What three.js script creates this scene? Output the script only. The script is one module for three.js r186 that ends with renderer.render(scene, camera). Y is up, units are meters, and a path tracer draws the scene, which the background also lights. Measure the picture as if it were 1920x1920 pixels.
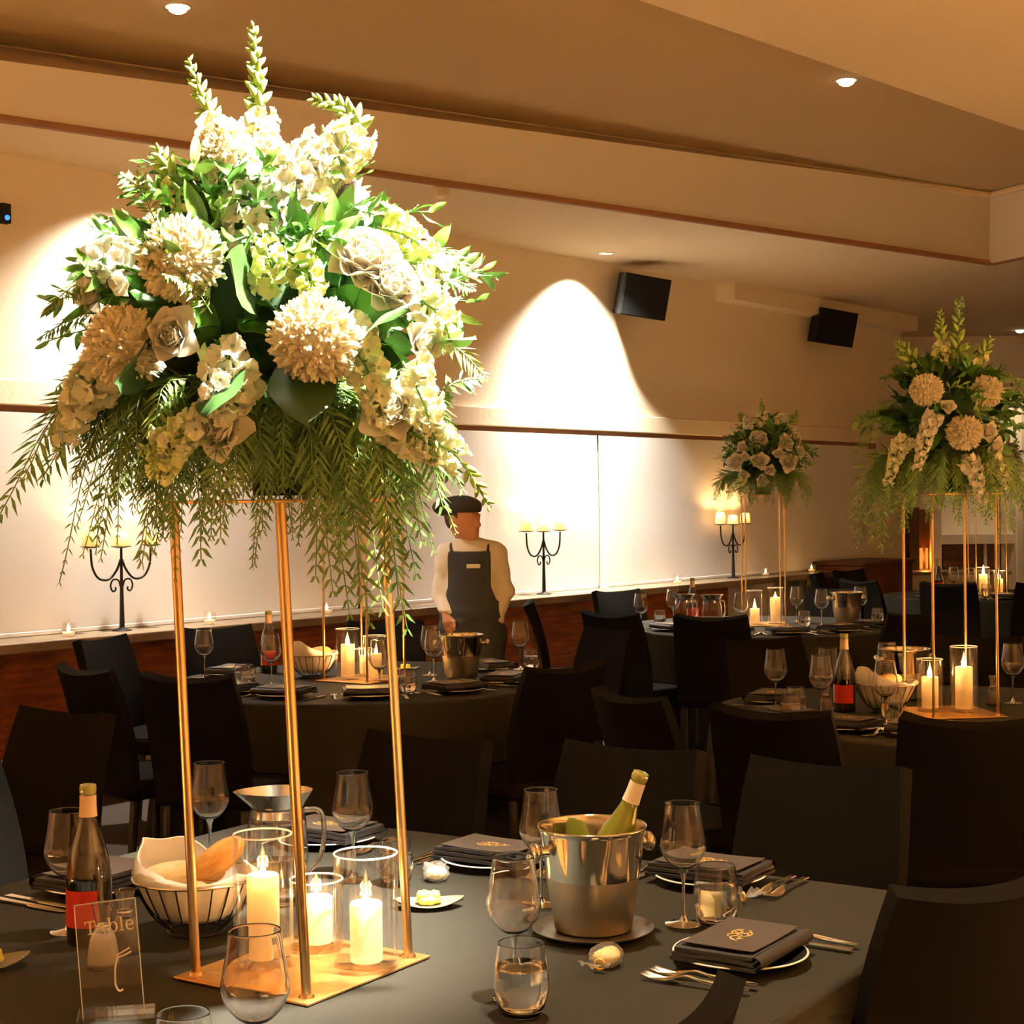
import * as THREE from 'three';
import { mergeGeometries, mergeVertices, toCreasedNormals } from 'three/addons/utils/BufferGeometryUtils.js';
import { RoundedBoxGeometry } from 'three/addons/geometries/RoundedBoxGeometry.js';
import { RectAreaLightUniformsLib } from 'three/addons/lights/RectAreaLightUniformsLib.js';
import { FontLoader } from 'three/addons/loaders/FontLoader.js';
import { Brush, Evaluator, SUBTRACTION } from 'three-bvh-csg';
import { TextGeometry } from 'three/addons/geometries/TextGeometry.js';

// ------------------------------------------------------------------ camera, lights, exposure
const scene = new THREE.Scene();
scene.background = new THREE.Color(0x000000);
const renderer = new THREE.WebGLRenderer({ antialias: true });
renderer.toneMapping = THREE.LinearToneMapping;
renderer.toneMappingExposure = 1.0;
renderer.shadowMap.enabled = true;
renderer.shadowMap.type = THREE.PCFSoftShadowMap;
RectAreaLightUniformsLib.init();

const camera = new THREE.PerspectiveCamera(2 * Math.atan(960 / 3100) * 180 / Math.PI, 1, 0.05, 60);
camera.position.set(0, 1.6, 0);
camera.rotation.set(-0.462 * Math.PI / 180, 0, -0.0105, 'XYZ');

const WARM = new THREE.Color().setRGB(1.0, 0.80, 0.52);
const WHITE = new THREE.Color().setRGB(1.0, 0.91, 0.74);
const CANDLE = new THREE.Color().setRGB(1.0, 0.52, 0.17);
function spot(pos, target, color, intensity, angle, penumbra, radius = 2) {
  const l = new THREE.SpotLight(color, intensity, 0, angle, penumbra, 2);
  l.position.set(...pos); l.target.position.set(...target);
  l.castShadow = true; l.shadow.mapSize.set(1024, 1024); l.shadow.radius = radius; l.shadow.bias = -0.0005;
  scene.add(l, l.target); return l;
}
// the room shell was measured in units of 1/KS m around the eye point; shellAt turns such a point into metres
const KS = 1.167, EYE = 1.6;
const shellAt = ([x, y, z]) => [x * KS, EYE + (y - EYE) * KS, z * KS];
function shell(o) { o.position.set(...shellAt(o.position.toArray())); o.scale.multiplyScalar(KS); return o; }
// downlights: [lamp position, what it points at, colour, candela, half angle, softness]
const DOWNLIGHTS = [
  { at: [0.34, 3.432, -2.58], to: [-0.42, 1.98, -2.92], color: WHITE, cd: 500, angle: 0.41, pen: 0.85, size: 0.05, label: 'recessed downlight aimed at the foreground flowers' },
  { at: [0.12, 3.432, -3.55], to: [0.22, 0.76, -3.2], color: WARM, cd: 33, angle: 0.66, pen: 0.8, size: 0.05, label: 'recessed downlight above the foreground table' },
  { at: shellAt([0.622, 3.17, -10.62]), to: shellAt([0.48, 1.0, -10.73]), color: WHITE, cd: 190, angle: 1.0, pen: 1.0, size: 0.05, deep: 0.05, label: 'recessed downlight washing the wall beside the black speaker' },
  { at: shellAt([-1.60, 3.17, -7.72]), to: shellAt([-1.86, 1.2, -7.72]), color: WHITE, cd: 72, angle: 0.95, pen: 1.0, size: 0.05, deep: 0.05, label: 'recessed downlight washing the wall behind the tall flowers' },
  { at: shellAt([-1.26, 3.5, -6.35]), to: shellAt([-1.9, 0, -5.2]), color: WARM, cd: 1.5, angle: 0.36, pen: 0.8, size: 0.047, label: 'glowing round downlight at the top left of the ceiling' },
  { at: shellAt([1.55, 3.5, -7.58]), to: shellAt([0.9, 0, -7.9]), color: WARM, cd: 5, angle: 0.30, pen: 0.8, size: 0.047, label: 'glowing round downlight alone in the recessed ceiling' },
  { at: shellAt([4.9, 3.17, -15.9]), to: shellAt([4.95, 1.6, -16.4]), color: WARM, cd: 9, angle: 0.6, pen: 0.9, size: 0.05, label: 'recessed downlight over the far servery wall' },
  // added lamps out of view; their floor bounce gives the warm base light
  { at: shellAt([4.2, 3.17, -3.0]), to: shellAt([4.2, 0, -3.0]), color: WARM, cd: 1600, angle: 0.62, pen: 0.7, size: 0.06, label: 'added out-of-frame downlight for warm bounce light, farthest' },
  { at: shellAt([5.6, 3.17, -0.6]), to: shellAt([5.6, 0, -0.6]), color: WARM, cd: 1600, angle: 0.62, pen: 0.7, size: 0.06, label: 'added out-of-frame downlight for warm bounce light, middle' },
  { at: shellAt([3.0, 3.17, 1.8]), to: shellAt([3.0, 0, 1.8]), color: WARM, cd: 1600, angle: 0.62, pen: 0.7, size: 0.06, label: 'added out-of-frame downlight for warm bounce light, nearest' },
  { at: shellAt([-4.6, 3.5, -1.2]), to: shellAt([-4.6, 0, -1.2]), color: WARM, cd: 1600, angle: 0.62, pen: 0.7, size: 0.06, label: 'added out-of-frame downlight for warm bounce light, far left' },
];
for (const d of DOWNLIGHTS) d.light = spot([d.at[0], d.at[1] - (d.deep ? 0.012 - d.deep : 0.04), d.at[2]], d.to, d.color, d.cd, d.angle, d.pen, 2.5);

// ------------------------------------------------------------------ helpers
function rngOf(a) { return () => { a |= 0; a = a + 0x6D2B79F5 | 0; let t = Math.imul(a ^ a >>> 15, 1 | a); t = t + Math.imul(t ^ t >>> 7, 61 | t) ^ t; return ((t ^ t >>> 14) >>> 0) / 4294967296; }; }
const V = (x, y, z) => new THREE.Vector3(x, y, z);
const used = {};
function numbered(n) { if (!(n in used)) { used[n] = 0; return n; } used[n]++; return n + '_' + String(used[n]).padStart(3, '0'); }
function mk(name, geo, mat, parent) { const m = new THREE.Mesh(geo, mat); m.name = name; m.castShadow = m.receiveShadow = true; if (parent) parent.add(m); return m; }
function tag(o, label, category, group) { o.userData.label = label; o.userData.category = category; if (group) o.userData.group = group; return o; }
function thing(name, label, category, pos = [0, 0, 0], turn = 0, group) {
  const g = new THREE.Group(); g.name = numbered(name); g.position.set(...pos); g.rotation.y = turn; scene.add(g); return tag(g, label, category, group);
}
function single(name, label, category, geo, mat, pos = [0, 0, 0], turn = 0, group) {
  const m = mk(numbered(name), geo, mat, scene); m.position.set(...pos); m.rotation.y = turn; return tag(m, label, category, group);
}
function copy(o, label, pos, turn, group) {
  const c = o.clone(); c.userData = { ...o.userData }; c.name = numbered(o.name.replace(/_\d\d\d$/, '')); c.position.set(...pos); c.rotation.y = turn; scene.add(c);
  c.userData.label = label; if (group) c.userData.group = group; return c;
}
function struct(name, geo, mat) { const m = mk(name, geo, mat, scene); m.userData.kind = 'structure'; return m; }
function merge(list) {
  const l = list.map(g => { const q = g.index ? g.toNonIndexed() : g.clone(); for (const k of Object.keys(q.attributes)) if (!['position', 'normal', 'uv'].includes(k)) q.deleteAttribute(k); return q; });
  return mergeGeometries(l, false);
}
function tf(g, p = [0, 0, 0], r = [0, 0, 0], s = 1) {
  const m = new THREE.Matrix4().compose(p.isVector3 ? p : V(...p), r.isQuaternion ? r : new THREE.Quaternion().setFromEuler(new THREE.Euler(...r)), typeof s === 'number' ? V(s, s, s) : V(...s));
  return g.clone().applyMatrix4(m);
}
const box = (w, h, d, x = 0, y = 0, z = 0) => new THREE.BoxGeometry(w, h, d).translate(x, y, z);
const rbox = (w, h, d, r = 0.005, x = 0, y = 0, z = 0, seg = 2) => new RoundedBoxGeometry(w, h, d, seg, r).translate(x, y, z);
const lathe = (pts, seg = 32) => new THREE.LatheGeometry(pts.map(p => new THREE.Vector2(p[0], p[1])), seg);
function smoothProfile(pts, n = 40) { const c = new THREE.CatmullRomCurve3(pts.map(p => V(p[0], p[1], 0)), false, 'centripetal'); return c.getPoints(n).map(p => [Math.max(p.x, 0.00001), p.y]); }
function tube(pts, r, seg = 24, rad = 6, closed = false) { return new THREE.TubeGeometry(new THREE.CatmullRomCurve3(pts.map(p => p.isVector3 ? p : V(...p)), closed), seg, r, rad, closed); }
function grid(nu, nv, fn) {
  const pos = [], uv = [], idx = [];
  for (let j = 0; j <= nv; j++) for (let i = 0; i <= nu; i++) { const p = fn(i / nu, j / nv); pos.push(p[0], p[1], p[2]); uv.push(i / nu, j / nv); }
  for (let j = 0; j < nv; j++) for (let i = 0; i < nu; i++) { const a = j * (nu + 1) + i, b = a + 1, c = a + nu + 1, d = c + 1; idx.push(a, b, d, a, d, c); }
  const g = new THREE.BufferGeometry(); g.setAttribute('position', new THREE.Float32BufferAttribute(pos, 3)); g.setAttribute('uv', new THREE.Float32BufferAttribute(uv, 2)); g.setIndex(idx); g.computeVertexNormals(); return g;
}
// closed slab: middle surface mid(u,v), thickness th along its normal
function slab(nu, nv, mid, th) {
  const e = 1e-3, P = [], N = [];
  for (let j = 0; j <= nv; j++) for (let i = 0; i <= nu; i++) {
    const u = i / nu, v = j / nv, p = V(...mid(u, v)), a = V(...mid(u + e, v)).sub(V(...mid(u - e, v))), b = V(...mid(u, v + e)).sub(V(...mid(u, v - e)));
    P.push(p); N.push(a.cross(b).normalize());
  }
  const pos = [], uv = [], idx = [], W = nu + 1, cnt = P.length;
  for (const s of [1, -1]) P.forEach((p, k) => { pos.push(p.x + N[k].x * th / 2 * s, p.y + N[k].y * th / 2 * s, p.z + N[k].z * th / 2 * s); uv.push((k % W) / nu, Math.floor(k / W) / nv); });
  const q = (a, b, c, d) => idx.push(a, b, c, a, c, d);
  for (let j = 0; j < nv; j++) for (let i = 0; i < nu; i++) { const a = j * W + i; q(a, a + 1, a + 1 + W, a + W); q(cnt + a, cnt + a + W, cnt + a + W + 1, cnt + a + 1); }
  for (let i = 0; i < nu; i++) { q(i, cnt + i, cnt + i + 1, i + 1); const t = nv * W + i; q(t, t + 1, cnt + t + 1, cnt + t); }
  for (let j = 0; j < nv; j++) { const a = j * W; q(a, a + W, cnt + a + W, cnt + a); const b = j * W + nu; q(b, cnt + b, cnt + b + W, b + W); }
  let g = new THREE.BufferGeometry(); g.setAttribute('position', new THREE.Float32BufferAttribute(pos, 3)); g.setAttribute('uv', new THREE.Float32BufferAttribute(uv, 2)); g.setIndex(idx);
  return toCreasedNormals(g, 0.9);
}
// solid between two polygons of equal count (bottom, top), points [x,y,z]
function prismoid(bot, top) {
  const n = bot.length, pos = [], push = (...ps) => ps.forEach(p => pos.push(...p));
  for (let i = 0; i < n; i++) { const j = (i + 1) % n; push(bot[i], bot[j], top[j], bot[i], top[j], top[i]); }
  for (let i = 1; i < n - 1; i++) { push(bot[0], bot[i + 1], bot[i]); push(top[0], top[i], top[i + 1]); }
  const g = new THREE.BufferGeometry(); g.setAttribute('position', new THREE.Float32BufferAttribute(pos, 3)); g.computeVertexNormals(); return uvm(g);
}
// uv in metres from the dominant axis of each face
function uvm(g, s = 1) {
  if (g.index) g = g.toNonIndexed();
  const p = g.attributes.position, uv = new Float32Array(p.count * 2); g.computeVertexNormals(); const n = g.attributes.normal;
  for (let i = 0; i < p.count; i++) { const ax = Math.abs(n.getX(i)), ay = Math.abs(n.getY(i)), az = Math.abs(n.getZ(i)); let a, b; if (ay >= ax && ay >= az) { a = p.getX(i); b = p.getZ(i); } else if (ax >= az) { a = p.getZ(i); b = p.getY(i); } else { a = p.getX(i); b = p.getY(i); } uv[2 * i] = a * s; uv[2 * i + 1] = b * s; }
  g.setAttribute('uv', new THREE.BufferAttribute(uv, 2)); return g;
}
function noise2(seed) { const r = rngOf(seed), N = 64, t = Array.from({ length: N * N }, () => r()); return (x, y) => { const xi = Math.floor(x), yi = Math.floor(y), fx = x - xi, fy = y - yi, sx = fx * fx * (3 - 2 * fx), sy = fy * fy * (3 - 2 * fy), g = (a, b) => t[((b % N + N) % N) * N + ((a % N + N) % N)]; return (g(xi, yi) * (1 - sx) + g(xi + 1, yi) * sx) * (1 - sy) + (g(xi, yi + 1) * (1 - sx) + g(xi + 1, yi + 1) * sx) * sy; }; }
function tex(size, fn, srgb = true) {
  const d = new Uint8Array(size * size * 4);
  for (let y = 0; y < size; y++) for (let x = 0; x < size; x++) { const c = fn(x / size, y / size), k = (y * size + x) * 4; d[k] = c[0] * 255; d[k + 1] = c[1] * 255; d[k + 2] = c[2] * 255; d[k + 3] = 255; }
  const t = new THREE.DataTexture(d, size, size); t.wrapS = t.wrapT = THREE.RepeatWrapping; t.magFilter = THREE.LinearFilter; t.minFilter = THREE.LinearMipmapLinearFilter; t.generateMipmaps = true; if (srgb) t.colorSpace = THREE.SRGBColorSpace; t.needsUpdate = true; return t;
}
// ------------------------------------------------------------------ materials
const lin = (r, g, b) => new THREE.Color().setRGB(r, g, b);
const std = (c, rough = 0.8, o = {}) => new THREE.MeshStandardMaterial({ color: c, roughness: rough, ...o });
const phy = (c, rough, o = {}) => new THREE.MeshPhysicalMaterial({ color: c, roughness: rough, ...o });
const nA = noise2(11), nB = noise2(23), nC = noise2(37);
const plasterBump = tex(256, (x, y) => { const v = 0.5 * nA(x * 32, y * 32) + 0.5 * nB(x * 64, y * 64); return [v, v, v]; }, false);
const weave = tex(128, (x, y) => { const a = Math.sin(x * Math.PI * 64), b = Math.sin(y * Math.PI * 64), v = 0.5 + 0.25 * a * (((Math.floor(x * 64) + Math.floor(y * 64)) & 1) ? 1 : -1) + 0.2 * b * (nA(x * 64, y * 64) - 0.5); return [v, v, v]; }, false);
const woodMap = tex(512, (x, y) => { const g = nA(x * 8 + 0.6 * nB(x * 4, y * 16), y * 64) * 0.55 + nB(x * 16, y * 64 + 7) * 0.3 + nC(x * 4, y * 8) * 0.15; const k = 0.62 + 0.5 * g; return [0.80 * k, 0.52 * k, 0.25 * k]; });
const paleWood = tex(512, (x, y) => { const g = nA(x * 8 + 0.6 * nB(x * 4, y * 16), y * 64) * 0.55 + nB(x * 16, y * 64 + 7) * 0.3 + nC(x * 4, y * 8) * 0.15; const k = 0.72 + 0.4 * g; return [0.84 * k, 0.69 * k, 0.49 * k]; });
const mottled = (a, b, seed, f = 8) => { const n = noise2(seed); return tex(128, (x, y) => { const t = 0.6 * n(x * f, y * f) + 0.4 * n(x * f * 4, y * f * 4); return a.map((q, i) => q + (b[i] - q) * t); }); };
const M = {
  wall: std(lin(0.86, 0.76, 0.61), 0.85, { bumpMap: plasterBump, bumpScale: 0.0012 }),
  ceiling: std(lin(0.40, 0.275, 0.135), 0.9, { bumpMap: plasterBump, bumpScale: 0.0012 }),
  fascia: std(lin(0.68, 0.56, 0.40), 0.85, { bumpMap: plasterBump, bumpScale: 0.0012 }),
  trimBrown: std(lin(0.20, 0.09, 0.035), 0.7),
  cornice: std(lin(0.70, 0.56, 0.36), 0.8),
  blind: std(lin(0.80, 0.79, 0.79), 0.75, { bumpMap: weave, bumpScale: 0.0003 }),
  floor: std(lin(1, 1, 1), 0.45, { map: paleWood }),
  carpet: std(lin(0.045, 0.032, 0.024), 0.95, { bumpMap: weave, bumpScale: 0.002 }),
  wood: std(lin(0.80, 0.50, 0.12), 0.5, { map: woodMap }),
  woodDark: std(lin(0.20, 0.10, 0.05), 0.5, { map: woodMap }),
  shelf: std(lin(0.30, 0.25, 0.20), 0.42, { map: mottled([0.80, 0.74, 0.66], [1, 0.96, 0.9], 5) }),
  cloth: phy(lin(0.026, 0.0245, 0.019), 0.85, { specularIntensity: 0.35, bumpMap: weave, bumpScale: 0.0004 }),
  chair: phy(lin(0.0058, 0.0052, 0.0040), 0.9, { specularIntensity: 0.12, bumpMap: weave, bumpScale: 0.0005 }),
  chairLeg: std(lin(0.02, 0.016, 0.012), 0.4),
  gold: std(lin(0.62, 0.42, 0.20), 0.30, { metalness: 1 }),
  goldPlate: std(lin(0.90, 0.58, 0.24), 0.42, { metalness: 1, map: mottled([0.82, 0.78, 0.72], [1, 1, 1], 9, 16) }),
  glass: phy(lin(1, 1, 1), 0.01, { transmission: 1, thickness: 0.004, ior: 1.5 }),
  pane: phy(lin(1, 1, 1), 0.01, { transmission: 1, thickness: 0, ior: 1.6 }),
  solidGlass: phy(lin(1, 1, 1), 0.01, { transmission: 1, thickness: 0.01, ior: 1.5 }),
  water: phy(lin(1, 1, 1), 0.0, { transmission: 1, thickness: 0.06, ior: 1.33 }),
  acrylic: phy(lin(1, 1, 1), 0.03, { transmission: 1, thickness: 0, ior: 1.49 }),
  cello: phy(lin(1, 1, 1), 0.08, { transmission: 0.92, thickness: 0, ior: 1.5, clearcoat: 1 }),
  wax: phy(lin(0.95, 0.86, 0.68), 0.6, { transmission: 0.45, thickness: 0, side: THREE.DoubleSide }),
  flame: new THREE.MeshStandardMaterial({ color: 0x000000, emissive: lin(1, 0.62, 0.22), emissiveIntensity: 14, roughness: 1 }),
  wick: std(lin(0.01, 0.008, 0.006), 0.9),
  silver: std(lin(0.70, 0.66, 0.57), 0.09, { metalness: 1 }),
  brushed: std(lin(0.48, 0.42, 0.33), 0.34, { metalness: 1 }),
  steel: std(lin(0.85, 0.83, 0.80), 0.16, { metalness: 1 }),
  iron: std(lin(0.025, 0.022, 0.020), 0.45, { metalness: 0.6 }),
  plateBlack: std(lin(0.018, 0.017, 0.017), 0.22),
  plateWhite: std(lin(0.86, 0.84, 0.80), 0.22),
  napkin: std(lin(0.020, 0.019, 0.021), 0.62, { bumpMap: weave, bumpScale: 0.0003 }),
  menu: std(lin(0.060, 0.048, 0.044), 0.45),
  foil: std(lin(0.92, 0.60, 0.16), 0.38, { metalness: 0.35 }),
  whiteCloth: std(lin(0.88, 0.86, 0.84), 0.85),
  bread: std(lin(0.86, 0.50, 0.16), 0.75, { map: mottled([0.72, 0.62, 0.5], [1, 1, 1], 41, 6) }),
  breadPale: std(lin(0.85, 0.70, 0.48), 0.8, { map: mottled([0.8, 0.74, 0.62], [1, 1, 1], 43, 6) }),
  butter: phy(lin(0.95, 0.88, 0.14), 0.4, { transmission: 0.1, thickness: 0 }),
  dish: std(lin(0.20, 0.185, 0.14), 0.35),
  bottleDark: phy(lin(0.012, 0.010, 0.006), 0.06, { clearcoat: 1 }),
  bottleGreen: phy(lin(0.55, 0.58, 0.10), 0.05, { transmission: 0.75, thickness: 0, ior: 1.5 }),
  bottleMouth: phy(lin(0.26, 0.25, 0.06), 0.08, { clearcoat: 1 }),
  wineLiquid: phy(lin(0.42, 0.44, 0.07), 0.1, { transmission: 0.35, thickness: 0 }),
  labelTan: std(lin(0.62, 0.42, 0.24), 0.6),
  labelWhite: std(lin(0.78, 0.70, 0.58), 0.6),
  labelRed: std(lin(0.55, 0.02, 0.015), 0.5),
  pewter: std(lin(0.16, 0.15, 0.13), 0.34, { metalness: 0.7 }),
  rimGlass: phy(lin(1, 1, 1), 0.22, { transmission: 0.55, thickness: 0, ior: 1.5 }),
  letter: std(lin(0.80, 0.66, 0.42), 0.35),
  salt: std(lin(0.82, 0.76, 0.70), 0.95),
  pepper: std(lin(0.18, 0.15, 0.12), 0.95),
  leaf: [lin(0.036, 0.125, 0.012), lin(0.055, 0.165, 0.016), lin(0.085, 0.215, 0.022), lin(0.018, 0.060, 0.010)].map(c => phy(c, 0.42, { transmission: 0.18, thickness: 0, side: THREE.DoubleSide })),
  fern: [lin(0.11, 0.205, 0.032), lin(0.17, 0.265, 0.045), lin(0.07, 0.155, 0.028)].map(c => phy(c, 0.6, { transmission: 0.2, thickness: 0, side: THREE.DoubleSide })),
  stem: std(lin(0.10, 0.20, 0.03), 0.7),
  bud: phy(lin(0.26, 0.36, 0.06), 0.6, { transmission: 0.15, thickness: 0 }),
  floret: [lin(0.86, 0.86, 0.62), lin(0.80, 0.84, 0.42), lin(0.88, 0.86, 0.74)].map(c => phy(c, 0.6, { transmission: 0.25, thickness: 0, side: THREE.DoubleSide })),
  petal: phy(lin(0.88, 0.84, 0.72), 0.65, { transmission: 0.22, thickness: 0, side: THREE.DoubleSide }),
  mum: phy(lin(0.88, 0.80, 0.58), 0.65, { transmission: 0.2, thickness: 0, side: THREE.DoubleSide }),
  lilac: phy(lin(0.70, 0.66, 0.78), 0.65, { transmission: 0.2, thickness: 0, side: THREE.DoubleSide }),
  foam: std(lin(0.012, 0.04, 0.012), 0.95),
  speaker: phy(lin(0.010, 0.010, 0.011), 0.8, { specularIntensity: 0.3 }),
  grille: phy(lin(0.006, 0.006, 0.006), 0.9, { specularIntensity: 0.15, bumpMap: weave, bumpScale: 0.001 }),
  lampGlow: new THREE.MeshStandardMaterial({ color: 0x000000, emissive: lin(1, 0.86, 0.62), emissiveIntensity: 9 }),
  baffle: std(lin(0.02, 0.018, 0.015), 0.8, { side: THREE.DoubleSide }),
  lampRim: std(lin(0.80, 0.70, 0.55), 0.35),
  amber: new THREE.MeshStandardMaterial({ color: 0x000000, emissive: lin(1, 0.36, 0.05), emissiveIntensity: 0.9 }),
  blueLed: new THREE.MeshStandardMaterial({ color: 0x000000, emissive: lin(0.05, 0.25, 1), emissiveIntensity: 2 }),
  skin: std(lin(0.50, 0.24, 0.13), 0.6),
  shirt: std(lin(0.74, 0.68, 0.58), 0.85),
  apron: std(lin(0.030, 0.033, 0.036), 0.85),
  trousers: std(lin(0.022, 0.018, 0.018), 0.85),
  cap: std(lin(0.018, 0.015, 0.016), 0.8),
  hair: std(lin(0.02, 0.014, 0.01), 0.7),
  paper: std(lin(0.9, 0.9, 0.86), 0.5),
};
// ------------------------------------------------------------------ the room
const TH = Math.atan2(0.78499, 0.61951);                       // the long wall's turn
const WU = [0.61951, -0.78499], WN = [0.78499, 0.61951], W0 = [-2.2925, -7.3794];
const wallAt = (s, y, off) => shellAt([W0[0] + WU[0] * s + WN[0] * off, y, W0[1] + WU[1] * s + WN[1] * off]);   // along the long wall, height, distance from it
const SEND = 9.30;                                             // where the long wall ends
function onWall(m, s = 0, y = 0, off = 0) { m.position.set(W0[0] + WU[0] * s, y, W0[1] + WU[1] * s); m.rotation.y = TH; return m; }
{
  struct('floor', uvm(box(28, 0.1, 31, 1, -0.05, -6), 2), M.carpet);
  // pale timber floors added out of view to bounce lamp light upwards
  struct('floor_bounce', uvm(box(8.6, 0.012, 12.0, 6.9, 0.006, -0.6), 1), M.floor);
  struct('floor_bounce_left', uvm(box(5.4, 0.012, 7.2, -6.6, 0.006, 0.2), 1), M.floor);
  onWall(struct('wall_left', uvm(box(SEND + 9.4, 3.471, 0.25, (SEND - 9.4) / 2, 1.9645, -0.125)), M.wall));
  struct('wall_far', uvm(box(12, 3.471, 0.25, 5.0, 1.9645, -16.625)), M.wall);
  struct('wall_right', uvm(box(0.25, 3.471, 22, 9.6, 1.9645, -6)), M.wall);
  struct('wall_back', uvm(box(18.2, 3.471, 0.25, 0.7, 1.9645, 4.6)), M.wall);
  struct('wall_near_left', uvm(box(0.25, 3.471, 5.6, -8.2, 1.9645, 2.0)), M.wall);
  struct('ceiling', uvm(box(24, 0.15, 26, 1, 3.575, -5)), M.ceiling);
  // soffits: flat 3.17 m high borders around the raised part of the ceiling
  const S = 3.17, C = 3.5;
  const q = (y, pts) => pts.map(([x, z]) => [x, y, z]);
  const pierce = g => { const ev = new Evaluator(); ev.attributes = ['position', 'normal', 'uv']; let a = new Brush(g); for (const d of DOWNLIGHTS) if (d.deep) { const c = new Brush(new THREE.CylinderGeometry(d.size * 1.02 / KS, d.size * 1.02 / KS, 0.24, 32)); c.position.set(d.at[0] / KS, S, d.at[2] / KS); c.updateMatrixWorld(); a = ev.evaluate(a, c, SUBTRACTION); } return a.geometry; };
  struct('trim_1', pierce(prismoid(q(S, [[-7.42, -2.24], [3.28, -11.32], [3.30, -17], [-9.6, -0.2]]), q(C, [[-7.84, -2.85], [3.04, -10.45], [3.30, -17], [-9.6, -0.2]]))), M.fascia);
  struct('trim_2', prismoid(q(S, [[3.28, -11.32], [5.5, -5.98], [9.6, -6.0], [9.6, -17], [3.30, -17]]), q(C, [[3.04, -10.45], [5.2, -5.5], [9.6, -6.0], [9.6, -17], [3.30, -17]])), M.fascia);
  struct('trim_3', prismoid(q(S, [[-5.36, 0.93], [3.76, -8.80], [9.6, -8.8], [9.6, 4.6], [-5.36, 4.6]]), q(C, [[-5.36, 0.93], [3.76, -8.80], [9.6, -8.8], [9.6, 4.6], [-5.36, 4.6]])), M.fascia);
  // cornice where fascia and ceiling meet, brown edge strip below the fascia
  const run = (name, a, b, w, h, y, mat) => { const dx = b[0] - a[0], dz = b[1] - a[1], L = Math.hypot(dx, dz), m = struct(name, uvm(rbox(L, h, w, Math.min(w, h) * 0.3)), mat); m.position.set((a[0] + b[0]) / 2, y, (a[1] + b[1]) / 2); m.rotation.y = -Math.atan2(dz, dx); return m; };
  run('trim_4', [-6.2, -4.0], [3.04, -10.45], 0.05, 0.035, 3.482, M.cornice);
  run('trim_5', [3.04, -10.45], [5.2, -5.5], 0.05, 0.035, 3.482, M.cornice);
  run('trim_6', [-5.2, -4.12], [3.30, -11.33], 0.05, 0.05, 3.185, M.trimBrown);
  run('trim_7', [3.30, -11.33], [5.5, -5.98], 0.05, 0.05, 3.185, M.trimBrown);
  // shallow beam on the far half of the long wall
  onWall(struct('trim_8', uvm(box(SEND - 6.15, 0.15, 0.16, (SEND + 6.15) / 2, 3.115, 0.08)), M.wall));
  // pelmet over the blinds with the dark track under it
  onWall(struct('trim_9', uvm(rbox(SEND + 8.4, 0.115, 0.034, 0.006, (SEND - 9.4) / 2, 2.1, 0.017)), M.wall));
  onWall(struct('trim_10', uvm(box(SEND + 8.3, 0.05, 0.012, (SEND - 9.4) / 2, 2.018, 0.008)), M.trimBrown));
  // timber dado below the ledge, with its lower rail
  onWall(struct('trim_11', uvm(box(14.5, 0.70, 0.02, -1.0, 0.58, 0.012)), M.wood));
  onWall(struct('baseboard_left', uvm(rbox(14.5, 0.12, 0.04, 0.006, -1.0, 0.40, 0.03)), M.cornice));
}
scene.traverse(o => { if (o.userData.kind === 'structure' && !o.name.startsWith('floor')) shell(o); });
// roller blinds between pelmet and ledge
const blindGroup = 'white roller blinds on the long wall';
[[-4.6, -0.42, 'white roller blind at the far left beyond the frame'], [-0.4, 2.28, 'white roller blind behind the leftmost candelabrum'], [2.3, 4.58, 'white roller blind behind the waiter'], [4.6, 8.55, 'wide white roller blind behind the far flower arrangement']].forEach(([a, b, label], k) => {
  const n = noise2(60 + k);
  const w = b - a, t = thing('roller_blind', label, 'blind', wallAt(a, 1.0, 0.02), TH, blindGroup); t.scale.setScalar(KS);
  mk('fabric', slab(36, 14, (u, v) => [w * u + 0.012 * Math.sin(v * 3.1) * (u < 0.5 ? 1 : -0.3), 0.012 + v * 1.0, 0.006 + 0.008 * Math.sin(u * 5 + v * 2.0 + k) * Math.sin(v * Math.PI) + 0.005 * n(u * 6, v * 3)], 0.003), M.blind, t);
  mk('bottom_bar', rbox(w - 0.01, 0.02, 0.012, 0.004, w / 2, 0.012, 0.008), M.blind, t);
});
// ledge
{
  const t = thing('wall_ledge', 'long pale ledge running along the wall below the blinds', 'ledge', wallAt(-6.5, 0, 0), TH); t.scale.setScalar(KS);
  mk('ledge_top', uvm(rbox(14.0, 0.045, 0.30, 0.006, 7.0, 0.978, 0.152)), M.shelf, t);
  mk('upstand', uvm(rbox(14.0, 0.03, 0.018, 0.003, 7.0, 1.012, 0.011)), M.woodDark, t);
  const c = thing('end_cabinet', 'dark timber cabinet closing the far end of the ledge', 'cabinet', wallAt(7.55, 0, 0.05), TH); c.scale.setScalar(KS);
  mk('body', uvm(rbox(0.9, 0.81, 0.42, 0.006, 0.45, 0.635, 0.22)), M.woodDark, c);
  mk('top', uvm(rbox(0.94, 0.03, 0.46, 0.006, 0.45, 1.055, 0.22)), M.woodDark, c);
}
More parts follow.
